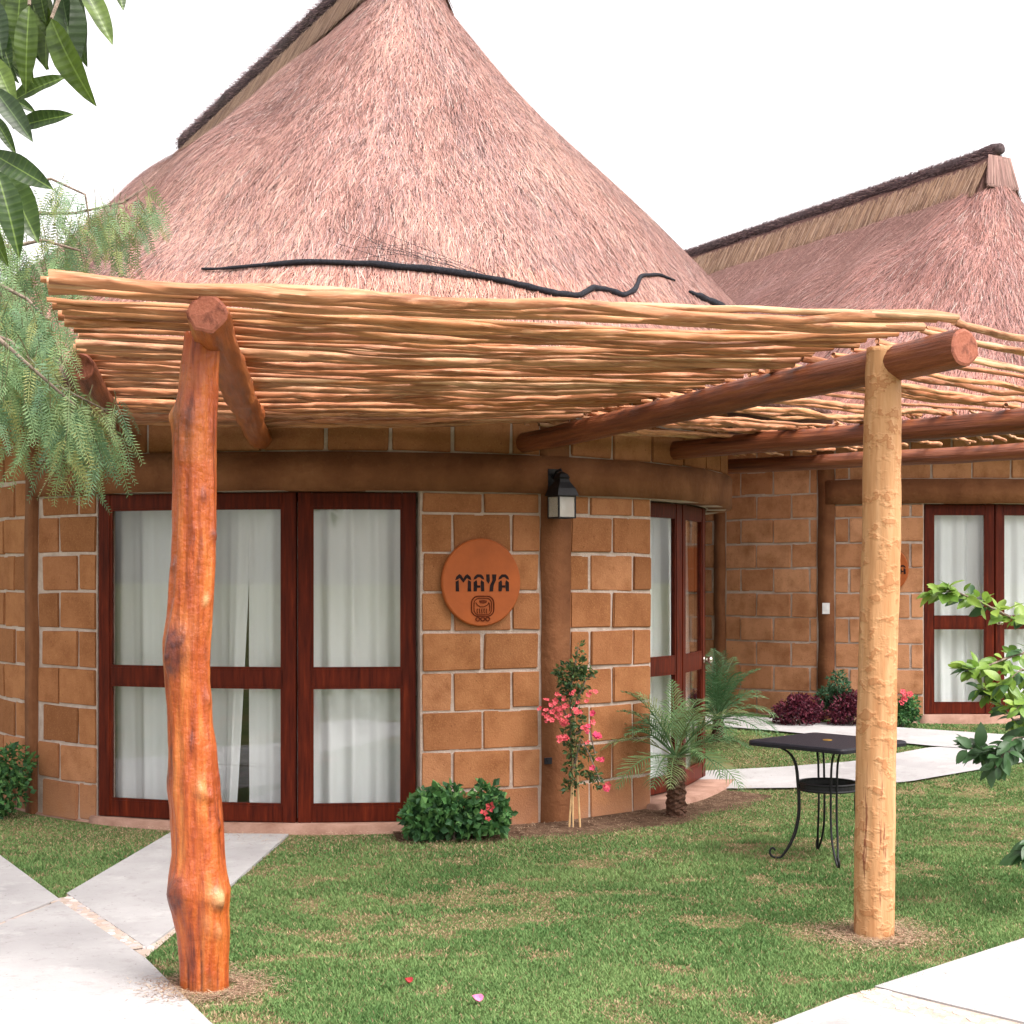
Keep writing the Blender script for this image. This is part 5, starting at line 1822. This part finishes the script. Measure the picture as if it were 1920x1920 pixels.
# big drooping leaves of the tree at the upper left, hanging near the viewer
def loquat():
    base = Vector((-2.05, 2.75, 0))
    root = empty('broad_leaved_tree', base)
    tag(root, 'tree at the upper left corner with long ribbed drooping leaves', 'tree')
    m = MB()
    m.tube([(0, 0, -.05), (.03, .02, .8), (-.02, .0, 1.6), (.06, .02, 2.3), (.10, .0, 2.9), (.16, 0, 3.4)], [.085, .075, .065, .055, .035, .012], 10)
    m.build('trunk', M['bark'], root, True)
    lm = [leaf_mesh('leaf', 1.0, w, M['biglef'], fo, dr, 10, wave=wa) for (w, fo, dr, wa) in ((.31, .35, .12, .03), (.28, .5, .26, .04), (.34, .3, .06, .04))]
    lmd = [leaf_mesh('leaf', 1.0, w, M['bigdark'], fo, dr, 10, wave=wa) for (w, fo, dr, wa) in ((.33, .35, .12, .03), (.30, .5, .2, .04))]
    def at(px, py, Y): return wp(px, py, Y)
    LV = [((40, -30), (25, 95), 2.68), ((70, -10), (98, 84), 2.74), ((118, -30), (142, 138), 2.70), ((-10, 40), (20, 118), 2.63), ((12, 55), (58, 150), 2.80), ((60, 55), (84, 128), 2.82), ((-20, -10), (6, 98), 2.62),
          ((8, -20), (32, 105), 2.72), ((55, 10), (42, 158), 2.62), ((88, -15), (80, 128), 2.76), ((96, 35), (153, 187), 2.60), ((112, -40), (122, 45), 2.7), ((138, -45), (148, 118), 2.78),
          ((150, -35), (214, 74), 2.66), ((212, -45), (234, 14), 2.7), ((22, 192), (112, 128), 2.85), ((-14, 105), (28, 195), 2.62), ((-12, 165), (59, 258), 2.58), ((26, 240), (132, 207), 2.88),
          ((-15, 215), (26, 278), 2.7), ((-20, 285), (98, 352), 2.60), ((-8, 318), (42, 465), 2.55), ((2, 312), (72, 452), 2.66), ((-30, 400), (6, 490), 2.7), ((-18, 20), (10, 150), 2.68),
          ((30, -40), (60, 60), 2.8), ((-30, 60), (-4, 180), 2.75), ((70, -60), (78, 40), 2.74), ((20, 185), (62, 202), 2.9), ((-10, 90), (40, 140), 2.82)]
    hub = [at(-60, -60, 2.75), at(-55, 150, 2.72), at(-60, 270, 2.7), at(60, -70, 2.72), at(160, -80, 2.72)]
    tw = MB()
    for hpt, zz in zip(hub, (2.6, 2.3, 2.1, 2.8, 2.9)):
        s0 = Vector((base.x + .04, base.y, zz)) - base
        e0 = hpt - base
        tw.tube([s0, s0.lerp(e0, .5) + Vector((0, 0, .06)), e0], [.022, .015, .008], 6)
    tw.build('branch', M['bark'], root, True)
    pt = MB()
    for (b, t, Y) in LV:
        pb, ptp = at(*b, Y), at(*t, Y - .02)
        hb_ = min(hub, key=lambda q: (q - pb).length)
        pt.tube([hb_ - base, (hb_.lerp(pb, .6) - base) + Vector((0, 0, .02)), pb - base], [.005, .004, .003], 5)
        put_leaf(root, random.choice(lmd if random.random() < .4 else lm), pb, ptp, Vector((random.uniform(-.8, .8), -1, random.uniform(-.2, .6))), random.uniform(.95, 1.25))
    pt.build('leaf_stalks', M['bark'], root)
    # the rest of the crown, above and left of the picture
    for k in range(150):
        hp = Vector((base.x + random.uniform(-.9, .62), base.y + random.uniform(-.6, .55), random.uniform(2.45, 3.6)))
        if abs(hp.x / hp.y) < .385 and hp.z < EYE + hp.y * .40: continue
        d = Vector((random.uniform(-.7, .7), random.uniform(-.7, .7), -1)).normalized()
        tp = hp + d * random.uniform(.12, .19)
        if abs(tp.x / tp.y) < .36 and tp.z < EYE + tp.y * .392: continue
        put_leaf(root, random.choice(lm), hp, tp, Vector((random.uniform(-1, 1), random.uniform(-1, 1), .3)), 1.1)
loquat()

# pepper tree: feathery pinnate sprays
def pepper():
    base = Vector((-4.3, 7.2, 0))
    root = empty('pepper_tree', base)
    tag(root, 'pepper tree with feathery hanging sprays at the left edge', 'tree')
    m = MB()
    m.tube([(0, 0, -.05), (.1, .05, .9), (.05, .0, 1.8), (.25, .0, 2.7), (.4, .1, 3.6), (.6, .2, 4.5)], [.16, .14, .12, .10, .07, .02], 12)
    m.build('trunk', M['bark'], root, True)
    limbs = [[(-4.15, 7.2, 2.3), (-3.3, 6.9, 2.95), (-2.6, 6.7, 2.85), wp(20, 640, 6.6), wp(110, 725, 6.5), wp(200, 770, 6.45)],
             [(-4.1, 7.2, 2.6), (-3.2, 6.6, 3.0), wp(-20, 620, 6.3), wp(60, 690, 6.25), wp(140, 760, 6.2)],
             [(-4.0, 7.2, 3.0), (-3.3, 7.3, 3.4), wp(-30, 520, 7.0), wp(50, 560, 6.9), wp(90, 600, 6.8)],
             [(-3.9, 7.3, 3.6), (-3.4, 7.9, 4.0), wp(20, 400, 8.3), wp(140, 400, 8.4), wp(230, 380, 8.5), wp(275, 350, 8.5)],
             [(-3.9, 7.3, 3.8), (-3.3, 8.0, 4.2), wp(-20, 370, 8.0), wp(95, 335, 8.0), wp(160, 365, 8.1), wp(170, 430, 8.1)],
             [(-4.0, 7.2, 3.2), (-3.4, 7.6, 3.6), wp(-10, 470, 7.6), wp(80, 450, 7.7), wp(150, 470, 7.8)]]
    lb = MB()
    for L in limbs:
        P = [Vector(p) - base for p in L]
        lb.tube(P, [.035, .022, .013, .008, .006, .004][:len(P)], 6)
    lb.build('branch', M['bark'], root, True)
    # one pinnate leaf
    def pinnate(V, Fc, C, p, d, L, colr, side, nl=13):
        up = d.cross(side).normalized()
        n0 = len(V)
        q = p.copy(); dd = d.copy()
        for i in range(nl):
            q2 = q + dd * (L / nl)
            w = side * 0.0012
            b = len(V); V += [q - w, q + w, q2 + w, q2 - w]; Fc.append((b, b + 1, b + 2, b + 3)); C += [colr] * 4
            if i > 0:
                ll = L * .20 * (1 - .6 * i / nl) * random.uniform(.85, 1.1)
                for s_ in (-1, 1):
                    a = (side * s_ * .9 + dd * .55 + up * random.uniform(-.15, .15)).normalized()
                    wv = dd * ll * .12
                    b = len(V); V += [q2, q2 + a * ll * .5 + wv, q2 + a * ll, q2 + a * ll * .5 - wv]
                    Fc.append((b, b + 1, b + 2)); Fc.append((b, b + 2, b + 3))
                    k = random.uniform(.8, 1.2)
                    C += [tuple(c * k for c in colr)] * 4
            q = q2
            dd = (dd + Vector((0, 0, -.06))).normalized()
    V, Fc, C = [], [], []
    def spray(p, length, nleaf, cols, spread=.35, Lf=(.15, .25)):
        """a hanging twig set with pinnate leaves"""
        d = Vector((random.uniform(-.35, .45), random.uniform(-.35, .35), -.55)).normalized()
        q = p.copy()
        step = length / nleaf
        for i in range(nleaf):
            q2 = q + d * step
            w = Vector((.0018, 0, 0))
            b = len(V); V.extend([q - w, q + w, q2 + w, q2 - w]); Fc.append((b, b + 1, b + 2, b + 3)); C.extend([(.13, .12, .06)] * 4)
            q = q2
            d = (d + Vector((random.uniform(-.12, .12), random.uniform(-.12, .12), -.16))).normalized()
            a = random.random() * 6.28
            ld = (Vector((math.cos(a) * spread * 2.2, math.sin(a) * spread * 2.2, -1.0 + random.uniform(-.2, .5)))).normalized()
            sd = Vector((random.uniform(.6, 1), random.uniform(-.7, .7), random.uniform(-.3, .3))); sd = (sd - ld * sd.dot(ld)).normalized()
            pinnate(V, Fc, C, q, ld, random.uniform(*Lf), random.choice(cols), sd)
    green = [(0.13, 0.225, 0.10), (0.175, 0.28, 0.12), (0.11, 0.20, 0.105), (0.22, 0.31, 0.13), (0.26, 0.28, 0.10)]
    light = [(0.16, 0.25, 0.12), (0.20, 0.29, 0.12), (0.13, 0.22, 0.12), (0.24, 0.27, 0.09)]
    def along(L, lo, hi, n, fn):
        P = [Vector(p) - base for p in L]
        for k in range(n):
            t = (lo + (hi - lo) * random.random()) * (len(P) - 1); j = min(int(t), len(P) - 2)
            fn(P[j].lerp(P[j + 1], t - j) + Vector((random.gauss(0, .04), random.gauss(0, .10), random.gauss(0, .04))))
    along(limbs[0], .45, 1.0, 46, lambda p: spray(p, random.uniform(.08, .26), 6, green))
    along(limbs[1], .35, 1.0, 42, lambda p: spray(p, random.uniform(.10, .40), 7, green))
    along(limbs[2], .35, 1.0, 46, lambda p: spray(p, random.uniform(.10, .34), 7, green + light))
    along(limbs[3], .35, 1.0, 30, lambda p: spray(p, random.uniform(.10, .42), 6, light))
    along(limbs[4], .30, 1.0, 16, lambda p: spray(p, random.uniform(.08, .3), 5, light))
    along(limbs[5], .30, 1.0, 34, lambda p: spray(p, random.uniform(.10, .32), 7, light + green[:2]))
    # crown outside the picture
    for k in range(150):
        p = Vector((random.uniform(-1.4, .9), random.uniform(-1.4, 1.4), random.uniform(2.6, 5.0)))
        w = p + base
        if w.x / w.y > -.36: continue
        spray(p, random.uniform(.3, .6), 5, green, Lf=(.14, .22))
    tag(mesh_obj('crown', [tuple(v) for v in V], Fc, M['foliage'], root, False, np.array(C)), kind='stuff')
pepper()

# two fallen blossoms on the lawn
for (px, py, mt, lab, r) in ((764, 1852, 'petal_red', 'red fallen petal on the lawn', .018), (893, 1886, 'petal_pink', 'pink fallen petal on the lawn', .024)):
    x, y = gp(px, py)
    mb = MB()
    n = 9
    v = []
    for rr, zz in ((0, 0.006), (.6, .010), (1, .022)):
        for k in range(n):
            a = 2 * math.pi * k / n
            v.append((rr * r * math.cos(a), rr * r * .8 * math.sin(a), zz + .006 * math.sin(a * 2 + 1) * rr))
    mb.add(v, [(i * n + k, i * n + (k + 1) % n, (i + 1) * n + (k + 1) % n, (i + 1) * n + k) for i in range(2) for k in range(n)])
    o = mb.build('fallen_petal', M[mt]); o.location = (x, y, 0.018); o.rotation_euler = (.5, .1, .4)
    tag(o, lab, 'petal', 'fallen petals')
